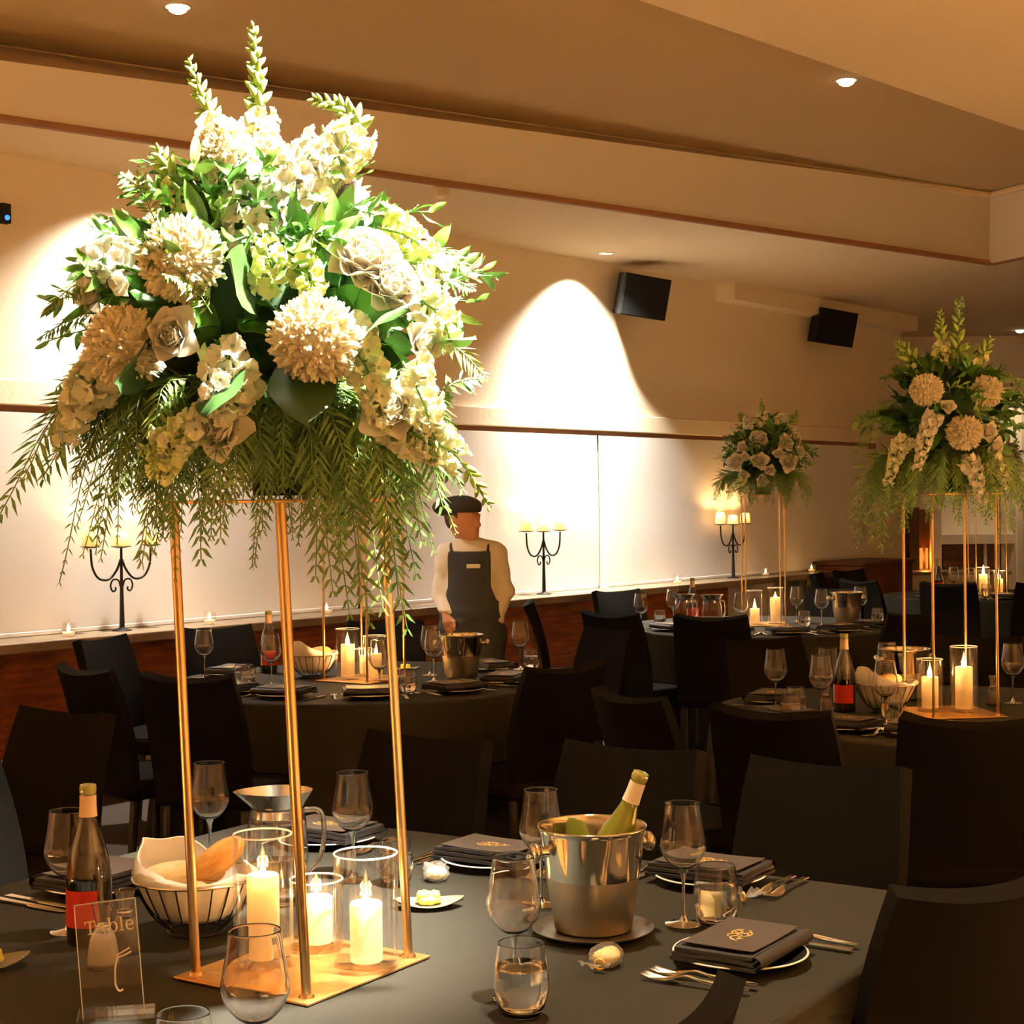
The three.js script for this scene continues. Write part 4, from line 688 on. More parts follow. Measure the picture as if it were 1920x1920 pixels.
// a round many-petalled peony with broad outer petals
const peonyGeo = (() => { const r = rngOf(5), L = []; for (let k = 0; k < 46; k++) { const f = k / 45, a = k * 2.4, open = 0.05 + 1.25 * f; const g = petal(0.85, 0.42 + 0.12 * f, 0.75, 0.34 - 0.42 * f, 0.04, 4, 6, r() * 6); L.push(tf(g, [0.22 * f * Math.cos(a), -0.35, 0.22 * f * Math.sin(a)], new THREE.Quaternion().setFromEuler(new THREE.Euler(0, -a - Math.PI / 2, 0)).multiply(new THREE.Quaternion().setFromEuler(new THREE.Euler(-open, 0, 0))), 1 + 0.1 * r())); } L.push(new THREE.SphereGeometry(0.5, 14, 10)); return merge(L); })();
// snapdragon floret, about 1 unit across, faces +y
const floretGeo = [1, 2, 3].map(seed => { const r = rngOf(seed * 7), L = []; for (let k = 0; k < 5; k++) { const a = k * 1.2566 + r() * 0.2; L.push(tf(petal(0.55, 0.33, 0.5, 0.10 - 0.35 * r(), 0.10, 4, 4, r() * 6), [0.10 * Math.cos(a), 0.25, 0.10 * Math.sin(a)], new THREE.Quaternion().setFromEuler(new THREE.Euler(0, -a - Math.PI / 2, 0)).multiply(new THREE.Quaternion().setFromEuler(new THREE.Euler(-0.75 - 0.4 * r(), 0, 0))))); } L.push(lathe([[0.02, -0.35], [0.11, -0.22], [0.15, 0.05], [0.18, 0.28]], 8)); return merge(L); });
const budGeo = lathe(smoothProfile([[0.001, 0], [0.16, 0.18], [0.20, 0.45], [0.12, 0.8], [0.001, 1.0]], 8), 7);
const leafGeo = [[0.36, 0.10], [0.26, -0.25], [0.5, 0.2], [0.20, 0.05]].map(([w, c], k) => grid(4, 7, (u, v) => { const s = (u - 0.5) * 2, ww = w * Math.pow(Math.sin(Math.PI * Math.min(1, 0.04 + 0.96 * v)), 0.8) * (1 - 0.25 * v) * 0.75; return [s * ww, v * (1 - 0.1 * Math.abs(c)), 0.22 * Math.abs(s) * ww + c * v * v + 0.03 * Math.sin(v * 9 + k) * s]; }));
// pinnate frond along a curve
function frondGeo(pts, pairs, ll, lw, r, fine = 0) {
  const c = new THREE.CatmullRomCurve3(pts), P = [], L = [new THREE.TubeGeometry(c, 10, 0.0011, 4)], out = [], idx = [], uv = [];
  let side = null; const nrm = V(r() - 0.5, 0.3 + r(), 0.8 + r());
  for (let i = 0; i < pairs; i++) {
    const t = 0.10 + 0.90 * i / (pairs - 1), p = c.getPoint(t), T = c.getTangent(t), sd = T.clone().cross(nrm).normalize(), up = sd.clone().cross(T).normalize();
    const len = ll * Math.pow(Math.sin(Math.PI * Math.min(0.96, 0.16 + 0.80 * t)), 0.7) * (0.65 + 0.6 * r());
    for (const q of [-1, 1]) {
      const d = sd.clone().multiplyScalar(q).multiplyScalar(0.80).addScaledVector(T, 0.35 + 0.5 * r()).addScaledVector(V(0, -1, 0), 0.10 + 0.5 * r()).addScaledVector(up, 0.7 * (r() - 0.5)).normalize();
      const w = T.clone().multiplyScalar(lw).addScaledVector(up, lw * (r() - 0.5) * 0.8), a = p.clone(), m = p.clone().addScaledVector(d, len * 0.45), e = p.clone().addScaledVector(d, len).addScaledVector(V(0, -1, 0), len * 0.10);
      const b = out.length / 3; for (const v of [a, m.clone().add(w), e, m.clone().sub(w)]) { out.push(v.x, v.y, v.z); uv.push(0, 0); } idx.push(b, b + 1, b + 2, b, b + 2, b + 3);
    }
  }
  const g = new THREE.BufferGeometry(); g.setAttribute('position', new THREE.Float32BufferAttribute(out, 3)); g.setAttribute('uv', new THREE.Float32BufferAttribute(uv, 2)); g.setIndex(idx); g.computeVertexNormals();
  return merge([g, L[0]]);
}
function sprigGeo(pts, n, len, r, which = 1) {
  const c = new THREE.CatmullRomCurve3(pts), L = [new THREE.TubeGeometry(c, 8, 0.0013, 4)];
  for (let i = 0; i < n; i++) { const t = 0.2 + 0.8 * i / (n - 1), p = c.getPoint(t), T = c.getTangent(t), a = i * 2.4 + r(), o = V(Math.cos(a), Math.sin(a), Math.sin(a * 1.7)).cross(T).normalize(); L.push(tf(leafGeo[which], p, qUp(T.clone().multiplyScalar(0.75).addScaledVector(o, 0.75), r() * 6.28), len * (0.7 + 0.5 * r()))); }
  return merge(L);
}
const cm = a => V(a[0] / 100, a[1] / 100, a[2] / 100);
// an arrangement: origin at the top of its stand, x right, y up, z towards the room (centimetres in the lists)
function arrangement(label, pos, turn, o, seed) {
  const r = rngOf(seed), t = thing('flower_arrangement', label, 'flowers', pos, turn, 'tall white flower arrangements');
  const ctr = V(...o.centre), rad = V(...o.radii);
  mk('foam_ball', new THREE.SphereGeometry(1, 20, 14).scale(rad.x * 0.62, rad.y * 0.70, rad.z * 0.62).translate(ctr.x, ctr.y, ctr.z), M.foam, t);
  mk('bowl', lathe([[0.0001, 0.004], [0.05, 0.004], [0.058, 0.12], [0.054, 0.12], [0.046, 0.01], [0.0001, 0.01]], 28), M.leaf[3], t);
  const surf = (d, k) => V(ctr.x + d.x * rad.x * k, ctr.y + d.y * rad.y * k, ctr.z + d.z * rad.z * k);
  const rdir = (ymin = -0.5) => { for (;;) { const d = V(r() * 2 - 1, r() * 2 - 1, r() * 2 - 1), l = d.length(); if (l < 1 && l > 0.1) { d.normalize(); if (d.y > ymin) return d; } } };
  // broad leaves
  for (let i = 0; i < o.leaves; i++) { const d = rdir(-0.75), k = Math.floor(r() * 4), m = mk('leaf', leafGeo[k], M.leaf[Math.floor(r() * 4)], t); m.position.copy(surf(d, 0.55)); m.quaternion.copy(qUp(d.clone().add(V((r() - 0.5) * 0.9, (r() - 0.3) * 0.6, (r() - 0.5) * 0.9)), r() * 6.28)); m.scale.setScalar(o.leafSize * (0.7 + 0.6 * r())); }
  for (const [p, dir, s, k, mi] of o.bigLeaves || []) { const m = mk('leaf', leafGeo[k], M.leaf[mi], t); m.position.copy(cm(p)); m.quaternion.copy(qUp(V(...dir), s[1])); m.scale.setScalar(s[0]); }
  // leafy sprigs all round
  for (let i = 0; i < o.sprigs; i++) { const d = rdir(-0.25), fr = d.y > 0.3 ? 0.80 : d.z > 0.25 ? 0.86 : 1, a = surf(d, 0.5), b = surf(d, (0.95 + 0.12 * r()) * fr).add(V((r() - 0.5) * 0.05, 0.02, (r() - 0.5) * 0.05)), e = surf(d, (1.12 + 0.18 * r()) * fr).add(V((r() - 0.5) * 0.08, 0.02 - 0.04 * r(), (r() - 0.5) * 0.08)); mk('leaf_sprig', sprigGeo([a, b, e], 12, o.sprigLeaf * (0.8 + 0.5 * r()), r, r() < 0.5 ? 1 : 3), (r() < 0.6 ? M.leaf : M.fern)[Math.floor(r() * 3)], t); }
  // hanging fronds: listed tips first, then a random skirt
  const hang = (tip, ll, pairs) => { const d = V(tip.x - ctr.x, 0, tip.z - ctr.z).normalize(); const a = V(ctr.x + d.x * rad.x * 0.45, ctr.y - rad.y * 0.55, ctr.z + d.z * rad.z * 0.45), m = V(a.x * 0.35 + tip.x * 0.65 + (r() - 0.5) * 0.06, Math.max(a.y, tip.y) * 0.75 + tip.y * 0.25 + 0.03, a.z * 0.35 + tip.z * 0.65 + (r() - 0.5) * 0.06); mk('fern_frond', frondGeo([a, m, tip], pairs, ll, ll * 0.075, r), M.fern[Math.floor(r() * 3)], t); };
  for (const p of o.fronds || []) hang(cm(p), 0.072, 25);
  for (let i = 0; i < (o.veil || 0); i++) hang(V(ctr.x + (r() - 0.5) * rad.x * 1.3, 0.03 - 0.10 * r(), ctr.z + rad.z * (0.35 + 0.5 * r())), 0.040 + 0.02 * r(), 24);
  for (let i = 0; i < o.skirt; i++) { const a = r() * Math.PI * 2, q = 0.15 + 0.95 * Math.sqrt(r()), x = ctr.x + Math.cos(a) * rad.x * q, z = ctr.z + Math.sin(a) * rad.z * q; hang(V(x, o.skirtY[0] + (o.skirtY[1] - o.skirtY[0]) * r() * r(), z), 0.028 + 0.03 * r(), 28); }
  // upward and outward fronds
  for (const [p, e] of o.outFronds || []) mk('fern_frond', frondGeo([cm(p), cm(p).lerp(cm(e), 0.5).add(V(0, 0.02, 0)), cm(e)], 20, 0.032, 0.0032, r), M.fern[Math.floor(r() * 3)], t);
  // flower spikes
  for (const s of o.spikes || []) {
    const c = new THREE.CatmullRomCurve3(s.path.map(cm)), sp = mk('snapdragon', new THREE.TubeGeometry(c, 20, 0.0022, 6), M.stem, t), L = c.getLength(), n = Math.round(L * s.dens * 1.2), small = [];
    for (let i = 0; i < n; i++) {
      const f = i / n, p = c.getPoint(0.05 + 0.95 * f), T = c.getTangent(Math.min(0.99, f)), a = i * 2.4 + r() * 0.5, o1 = V(Math.cos(a), 0.2, Math.sin(a)).cross(T).normalize(), sz = (s.size * 0.87 * (1 - 0.58 * f)) * (0.85 + 0.3 * r());
      if (f > s.buds) small.push(tf(budGeo, p, qUp(o1.clone().multiplyScalar(0.8).addScaledVector(T, 0.8), 0), 0.016 * (1.25 - f) * 3.4));
      else { const m = mk('floret', floretGeo[Math.floor(r() * 3)], M.floret[s.tint ?? Math.floor(r() * 3)], sp); m.position.copy(p).addScaledVector(o1, sz * 0.42); m.quaternion.copy(qUp(o1.clone().addScaledVector(T, 0.35), r() * 6.28)); m.scale.setScalar(sz); }
    }
    if (small.length) mk('bud_tip', merge(small), M.bud, sp);
  }
  // round blooms
  for (const [p, R, kind, dir] of o.blooms) { const m = mk(kind === 'mum' ? 'chrysanthemum' : kind === 'peony' ? 'peony' : 'rose', kind === 'mum' ? chrysanthemum[Math.floor(r() * 2)] : kind === 'peony' ? peonyGeo : roseGeo[Math.floor(r() * 3)], kind === 'mum' ? M.mum : kind === 'lilac' ? M.lilac : M.petal, t); m.position.copy(cm(p)); const d = dir ? V(...dir) : cm(p).sub(ctr).normalize().add(V(0, 0.1, 0.2)); m.quaternion.copy(qUp(d, r() * 6)); m.scale.setScalar(R / 100); }
  return t;
}
const S = (path, size, dens, buds, tint) => ({ path, size, dens, buds, tint });
arrangement('huge brightly lit arrangement of white blooms and ferns on the foreground stand', [-0.413, 1.606, -2.96], 0, {
  centre: [-0.035, 0.345, 0], radii: [0.33, 0.27, 0.28], leaves: 230, leafSize: 0.105, sprigs: 84, sprigLeaf: 0.045, veil: 46, skirt: 150, skirtY: [0.10, -0.15],
  bigLeaves: [[[11.2, 39.2, 20], [0.15, 1, 0.35], [0.12, 0.3], 1, 1], [[6.3, 41.3, 18], [-0.1, 1, 0.4], [0.11, 0.2], 3, 0], [[24.9, 24.6, 16], [0.9, 0.35, 0.6], [0.13, 1.0], 2, 2], [[-17.3, 24.1, 22], [-0.4, -0.3, 0.8], [0.15, 0.6], 2, 3], [[-0.6, 33.3, 22], [-0.3, 0.2, 0.9], [0.17, 1.4], 2, 3], [[6.1, 23.9, 24], [0.2, -0.6, 0.8], [0.17, 0.4], 2, 3], [[-10.1, 45.4, 16], [-0.3, 0.9, 0.5], [0.09, 0.2], 1, 1], [[19.0, 28.5, 24], [0.3, 0.2, 0.9], [0.16, 0.9], 2, 3], [[-4.8, 22.0, 25], [-0.2, -0.5, 0.9], [0.15, 0.2], 2, 3], [[26.5, 40.6, 10], [0.7, 0.8, 0.3], [0.08, 0.2], 1, 2], [[-21.8, 44.4, 10], [-0.7, 0.8, 0.3], [0.08, 0.2], 1, 1]],
  fronds: [[-47.8, -2.2, 8], [-41.9, 3.8, 14], [-10.7, -10.2, 20], [-21.0, -10.7, 18], [-30.0, -6.3, 12], [-15.4, -5.6, 22], [-38.9, 11.2, 10], [16.6, -21.9, 12], [21.8, -17.1, 14], [9.5, -5.2, 22], [12.9, -8.9, 20], [19.2, -13.5, 10], [26.0, -7.6, 16], [29.6, -1.7, 16], [1.0, 2.8, 24], [-4.0, 1.8, 24], [-41.6, 3.8, 4], [6.0, -14.2, 0], [22.7, -23.3, 6], [12.6, -20.6, 6], [18.0, -20.0, 0], [15.7, -15.0, 18], [9.9, -16.5, 8], [24.5, -13.6, 8], [21.6, -7.4, 22], [15.3, -3.7, 24], [30.5, 3.8, 14], [-25.7, 0.0, 18]],
  outFronds: [[[-25.2, 38.4, 12], [-37.5, 32.2, 16]], [[-24.7, 31.4, 14], [-39.0, 27.6, 14]], [[-22.8, 25.7, 14], [-35.1, 18.8, 18]], [[-7.3, 30.1, 26], [-13.2, 35.5, 33]], [[24.6, 42.5, 10], [34.3, 38.4, 12]], [[26.6, 34.5, 12], [35.3, 35.2, 14]], [[26.7, 26.7, 14], [37.2, 20.1, 12]], [[-20.3, 48.6, 8], [-26.1, 56.4, 8]], [[26.8, 14.2, 16], [36.3, 20.0, 14]], [[21.4, 18.6, 20], [31.8, 11.1, 22]], [[19.7, 13.0, 22], [29.1, 5.5, 24]]],
  spikes: [S([[-3.0, 44.4, 10], [-6.6, 56.4, 10], [-10.7, 67.0, 8], [-14.5, 77.0, 6]], 0.056, 150, 0.56, 0), S([[0.0, 44.8, 8], [-1.4, 57.7, 8], [-2.4, 71.2, 6], [-3.3, 83.5, 5]], 0.056, 150, 0.52, 0), S([[4.5, 44.4, 10], [8.4, 56.0, 12], [13.7, 60.0, 12], [15.7, 63.3, 12], [12.9, 66.7, 12], [7.6, 68.3, 12]], 0.056, 140, 0.52, 0), S([[-14.4, 48.6, 8], [-17.2, 55.8, 8], [-20.0, 61.4, 8]], 0.03, 120, 0.4, 1), S([[1.3, 41.9, 14], [3.7, 50.9, 15], [6.9, 57.0, 15], [10.0, 62.4, 14]], 0.062, 130, 0.95, 2), S([[-1.9, 41.9, 14], [-2.5, 49.2, 16], [-3.4, 54.9, 16], [-4.7, 60.0, 14]], 0.062, 130, 0.97, 2),
    S([[13.3, 26.4, 24], [17.4, 21.8, 27], [19.8, 16.3, 28], [20.6, 10.9, 28]], 0.052, 150, 0.92, 0), S([[18.3, 15.7, 22], [25.4, 10.1, 24], [31.8, 6.9, 22], [37.8, -2.1, 20]], 0.050, 140, 0.72, 0), S([[-1.3, 21.9, 26], [-5.3, 15.7, 28], [-10.6, 10.9, 28], [-19.6, 7.9, 26]], 0.050, 130, 0.9, 0), S([[-3.8, 25.3, 27], [-5.7, 18.0, 30], [-6.7, 12.6, 30]], 0.050, 130, 0.95, 2), S([[-24.7, 22.5, 18], [-29.4, 18.8, 18], [-32.8, 12.8, 16], [-36.0, 7.3, 14]], 0.052, 130, 0.85, 0), S([[-13.9, 12.4, 24], [-15.5, 7.0, 25], [-16.4, 3.2, 25]], 0.05, 130, 0.95, 1), S([[-21.9, 38.0, 16], [-27.0, 40.6, 17], [-31.8, 35.0, 16]], 0.052, 130, 0.9, 2), S([[3.3, 34.9, 24], [2.3, 38.3, 26], [0.6, 44.1, 24]], 0.045, 150, 0.95, 1), S([[18.9, 46.1, 12], [24.8, 43.8, 14], [30.4, 37.4, 14]], 0.045, 140, 0.85, 1), S([[25.1, 33.8, 18], [29.8, 29.9, 19], [31.6, 24.4, 18]], 0.045, 130, 0.9, 0), S([[23.6, 22.1, 24], [27.3, 14.6, 26], [29.1, 8.2, 25]], 0.045, 130, 0.9, 0), S([[5.2, 38.6, 24], [9.2, 35.4, 27], [8.4, 31.7, 28]], 0.040, 150, 0.95, 1)],
  blooms: [[[-12.4, 39.0, 25], 6.6, 'mum', [-0.3, 0.45, 0.85]], [[-22.3, 25.1, 24], 6.2, 'mum', [-0.5, 0.3, 0.8]], [[9.8, 25.4, 30], 6.8, 'mum', [0.1, 0.35, 0.9]], [[17.7, 39.3, 24], 6.6, 'peony', [0.3, 0.5, 0.8]], [[22.0, 34.6, 24], 5.6, 'peony', [0.5, 0.3, 0.8]], [[-7.3, 58.7, 9], 5.5, 'mum', [-0.2, 0.7, 0.7]], [[-0.9, 57.0, 10], 5.2, 'mum', [0, 0.7, 0.7]], [[-13.8, 26.5, 27], 4.4, 'rose', [-0.1, 0.0, 1]], [[27.1, 25.5, 20], 3.8, 'rose'], [[13.0, 52.9, 8], 4.0, 'lilac', [0.3, 0.7, 0.6]], [[-29.7, 42.5, 10], 4.2, 'rose'], [[-30.9, 35.5, 12], 4.4, 'rose'], [[28.5, 38.6, 12], 4.0, 'rose'], [[-6.2, 10.9, 27], 4.6, 'rose', [-0.2, 0.2, 0.9]], [[-30.2, 19.0, 15], 4.6, 'rose', [-0.6, 0.2, 0.7]], [[21.9, 14.6, 26], 5.0, 'rose', [0.3, 0.1, 0.9]], [[-22.9, 49.2, -14], 5, 'mum'], [[12.2, 42.7, -20], 5, 'mum'], [[-10.0, 32.5, -25], 6, 'mum']],
}, 1001);
arrangement('dim arrangement with three cream blooms and long trails on the right-hand stand', [1.675, 1.606, -6.34], 0, {
  centre: [-0.01, 0.30, 0], radii: [0.27, 0.25, 0.25], leaves: 120, leafSize: 0.12, sprigs: 60, sprigLeaf: 0.05, veil: 20, skirt: 110, skirtY: [0.05, -0.24],
  fronds: [[-38.2, -13.7, 4], [-37.2, -19.8, 6], [-35.1, -7.9, 10], [-32.2, -17.7, 10], [-26.0, -22.0, 0], [27.5, -7.9, 8], [32.7, -11.9, 4], [-12.5, -9.7, 18], [-0.9, -11.7, 18], [11.4, -9.7, 16], [-21.3, -13.7, 14], [21.0, -13.8, 10]],
  outFronds: [[[-20.4, 35.4, 10], [-35.1, 27.6, 10]], [[-22.3, 27.6, 10], [-39.6, 13.8, 8]], [[-15.9, 43.4, 8], [-27.8, 43.4, 8]], [[15.7, 43.4, 8], [28.5, 39.5, 8]], [[-15.5, 47.5, 6], [-21.4, 57.5, 6]], [[0.9, 51.7, 4], [4.9, 74.5, 4]]],
  spikes: [S([[-3.6, 49.5, 6], [-4.1, 59.4, 6], [-4.1, 69.8, 6]], 0.04, 110, 0.35, 1), S([[1.4, 49.5, 6], [2.9, 61.6, 4], [2.6, 74.1, 4]], 0.02, 60, 0.0, 1), S([[8.3, 47.5, 6], [12.3, 53.5, 6], [15.3, 59.4, 6]], 0.04, 110, 0.3, 1), S([[-13.5, 47.5, 6], [-17.4, 53.5, 6], [-20.9, 57.6, 6]], 0.03, 110, 0.1, 1), S([[-10.2, 29.8, 24], [-13.9, 24.0, 25], [-16.2, 15.4, 25], [-18.8, 6.7, 24]], 0.042, 150, 0.92, 2), S([[-19.8, 21.3, 20], [-23.6, 16.5, 20], [-26.1, 7.8, 18], [-28.1, 0.0, 18]], 0.042, 140, 0.85, 0), S([[-0.6, 13.5, 24], [3.2, 7.7, 24], [5.8, 0.0, 22], [10.2, -5.8, 20]], 0.042, 140, 0.9, 2), S([[10.2, 13.6, 20], [14.1, 7.7, 20], [16.6, 0.0, 18]], 0.04, 140, 0.9, 0)],
  blooms: [[[-13.5, 38.0, 21], 5.8, 'mum', [-0.2, 0.3, 0.9]], [[9.5, 37.4, 19], 5.6, 'mum', [0.4, 0.3, 0.8]], [[-0.6, 21.9, 25], 6.2, 'mum', [0, 0.1, 1]], [[9.2, 22.4, 22], 3.8, 'rose'], [[12.1, 16.9, 21], 3.4, 'rose'], [[-6.3, 31.8, 24], 2.6, 'rose'], [[-5.5, 35.0, -18], 5, 'mum'], [[17.7, 28.9, -20], 5, 'mum']],
}, 2002);
const farFlowers = arrangement('small-looking arrangement packed with white roses on the far candelabrum table', [1.64, 1.606, -10.82], 0, {
  centre: [0.0, 0.28, 0], radii: [0.265, 0.235, 0.25], leaves: 90, leafSize: 0.12, sprigs: 50, sprigLeaf: 0.05, veil: 16, skirt: 60, skirtY: [0.06, -0.10],
  fronds: [[-30, 4, 8], [-32, -2, 6], [30, 0, 8], [28, -8, 6], [-10, -6, 18], [12, -8, 18]],
  outFronds: [[[-16, 24, 12], [-33, 24, 12]], [[-16, 16, 12], [-34, 6, 10]], [[18, 30, 10], [34, 30, 10]], [[18, 22, 12], [33, 20, 12]]],
  spikes: [S([[-1, 44, 8], [-1, 54, 8], [-1.5, 63, 8]], 0.05, 110, 0.45, 0), S([[-10, 44, 6], [-13, 50, 6], [-15.5, 54, 6]], 0.03, 110, 0.05, 1), S([[16, 44, 6], [20, 50, 6], [22, 55, 6]], 0.03, 110, 0.05, 1), S([[-9, 44, 10], [-11, 48, 11], [-11, 52, 10]], 0.05, 120, 0.95, 2), S([[8, 46, 10], [12, 50, 11], [15, 51, 10]], 0.045, 120, 0.95, 1), S([[-14, 12, 20], [-20, 6, 20], [-26, 2, 18]], 0.035, 130, 0.9, 1)],
  blooms: [[[-5.7, 36.1, 22], 6.4, 'peony', [0, 0.3, 1]], [[11.7, 33.6, 22], 5.2, 'rose', [0.2, 0.2, 1]], [[19.5, 37.2, 17], 4.2, 'rose'], [[-20.2, 21.2, 18], 6, 'rose'], [[-14.2, 24.8, 21], 3.4, 'rose'], [[-5.3, 21.9, 25], 5.4, 'rose', [0, 0, 1]], [[13.5, 20.9, 23], 6, 'rose', [0.1, 0, 1]], [[7.1, 26.5, 25], 3.6, 'rose'], [[1.4, 15.9, 25], 3.6, 'rose'], [[21.9, 27.6, 18], 4, 'rose'], [[-10.6, 47.8, 12], 4, 'rose'], [[12.4, 49, 12], 4, 'rose'], [[-15.9, 31.2, 19], 3.4, 'rose'], [[-14.9, 13.5, 20], 3.6, 'rose'], [[-3.5, 8.8, 23], 4, 'rose'], [[18.4, 41, 14], 4.4, 'rose'], [[0, 26, -24], 6, 'rose'], [[-14, 30, -16], 6, 'rose'], [[14, 20, -18], 6, 'rose']],
}, 3003);
copy(farFlowers, 'arrangement of white roses on the farthest table, mostly behind the right-hand flowers', [3.98, 1.606, -13.85], 1.9);
copy(farFlowers, 'arrangement of white roses on the waiter\'s table, hidden behind the foreground flowers', [-0.70, 1.606, -7.75], 0.8);
// ------------------------------------------------------------------ the waiter
// surface nets over a signed distance field
function surfaceNet(fn, lo, hi, h) {
  const n = [0, 1, 2].map(i => Math.ceil((hi[i] - lo[i]) / h) + 1), [nx, ny, nz] = n, F = new Float32Array(nx * ny * nz), id = (i, j, k) => i + nx * (j + ny * k);
  for (let k = 0; k < nz; k++) for (let j = 0; j < ny; j++) for (let i = 0; i < nx; i++) F[id(i, j, k)] = fn(lo[0] + i * h, lo[1] + j * h, lo[2] + k * h);
  const vi = new Int32Array(nx * ny * nz).fill(-1), pos = [], idx = [];
  for (let k = 0; k < nz - 1; k++) for (let j = 0; j < ny - 1; j++) for (let i = 0; i < nx - 1; i++) {
    let m = 0; const c = []; for (let b = 0; b < 8; b++) { const v = F[id(i + (b & 1), j + (b >> 1 & 1), k + (b >> 2))]; c.push(v); if (v < 0) m |= 1 << b; }
    if (m === 0 || m === 255) continue; let x = 0, y = 0, z = 0, q = 0;
    for (let a = 0; a < 8; a++) for (const d of [1, 2, 4]) { if (a & d) continue; const b = a | d; if ((c[a] < 0) === (c[b] < 0)) continue; const t = c[a] / (c[a] - c[b]); x += (a & 1) + (d === 1 ? t : 0); y += (a >> 1 & 1) + (d === 2 ? t : 0); z += (a >> 2) + (d === 4 ? t : 0); q++; }
    vi[id(i, j, k)] = pos.length / 3; pos.push(lo[0] + (i + x / q) * h, lo[1] + (j + y / q) * h, lo[2] + (k + z / q) * h);
  }
  const quad = (a, b, c, d, flip) => { if (a < 0 || b < 0 || c < 0 || d < 0) return; if (flip) idx.push(a, c, b, a, d, c); else idx.push(a, b, c, a, c, d); };
  for (let k = 1; k < nz - 1; k++) for (let j = 1; j < ny - 1; j++) for (let i = 1; i < nx - 1; i++) {
    const s = F[id(i, j, k)] < 0;
    if (s !== F[id(i + 1, j, k)] < 0) quad(vi[id(i, j - 1, k - 1)], vi[id(i, j, k - 1)], vi[id(i, j, k)], vi[id(i, j - 1, k)], !s);
    if (s !== F[id(i, j + 1, k)] < 0) quad(vi[id(i - 1, j, k - 1)], vi[id(i - 1, j, k)], vi[id(i, j, k)], vi[id(i, j, k - 1)], !s);
    if (s !== F[id(i, j, k + 1)] < 0) quad(vi[id(i - 1, j - 1, k)], vi[id(i, j - 1, k)], vi[id(i, j, k)], vi[id(i - 1, j, k)], !s);
  }
  const g = new THREE.BufferGeometry(); g.setAttribute('position', new THREE.Float32BufferAttribute(pos, 3)); g.setAttribute('uv', new THREE.Float32BufferAttribute(new Float32Array(pos.length / 3 * 2), 2)); g.setIndex(idx); g.computeVertexNormals(); return g;
}
const cap3 = (p, a, b, ra, rb) => { const ax = b[0] - a[0], ay = b[1] - a[1], az = b[2] - a[2], px = p[0] - a[0], py = p[1] - a[1], pz = p[2] - a[2]; const t = Math.min(1, Math.max(0, (px * ax + py * ay + pz * az) / (ax * ax + ay * ay + az * az))); return Math.hypot(px - ax * t, py - ay * t, pz - az * t) - (ra + (rb - ra) * t); };
const ell = (p, c, r) => { const x = (p[0] - c[0]) / r[0], y = (p[1] - c[1]) / r[1], z = (p[2] - c[2]) / r[2], l = Math.hypot(x, y, z); return (l - 1) * Math.min(...r) * 1.0; };
const smin = (a, b, k) => { const h = Math.max(k - Math.abs(a - b), 0) / k; return Math.min(a, b) - h * h * k * 0.25; };
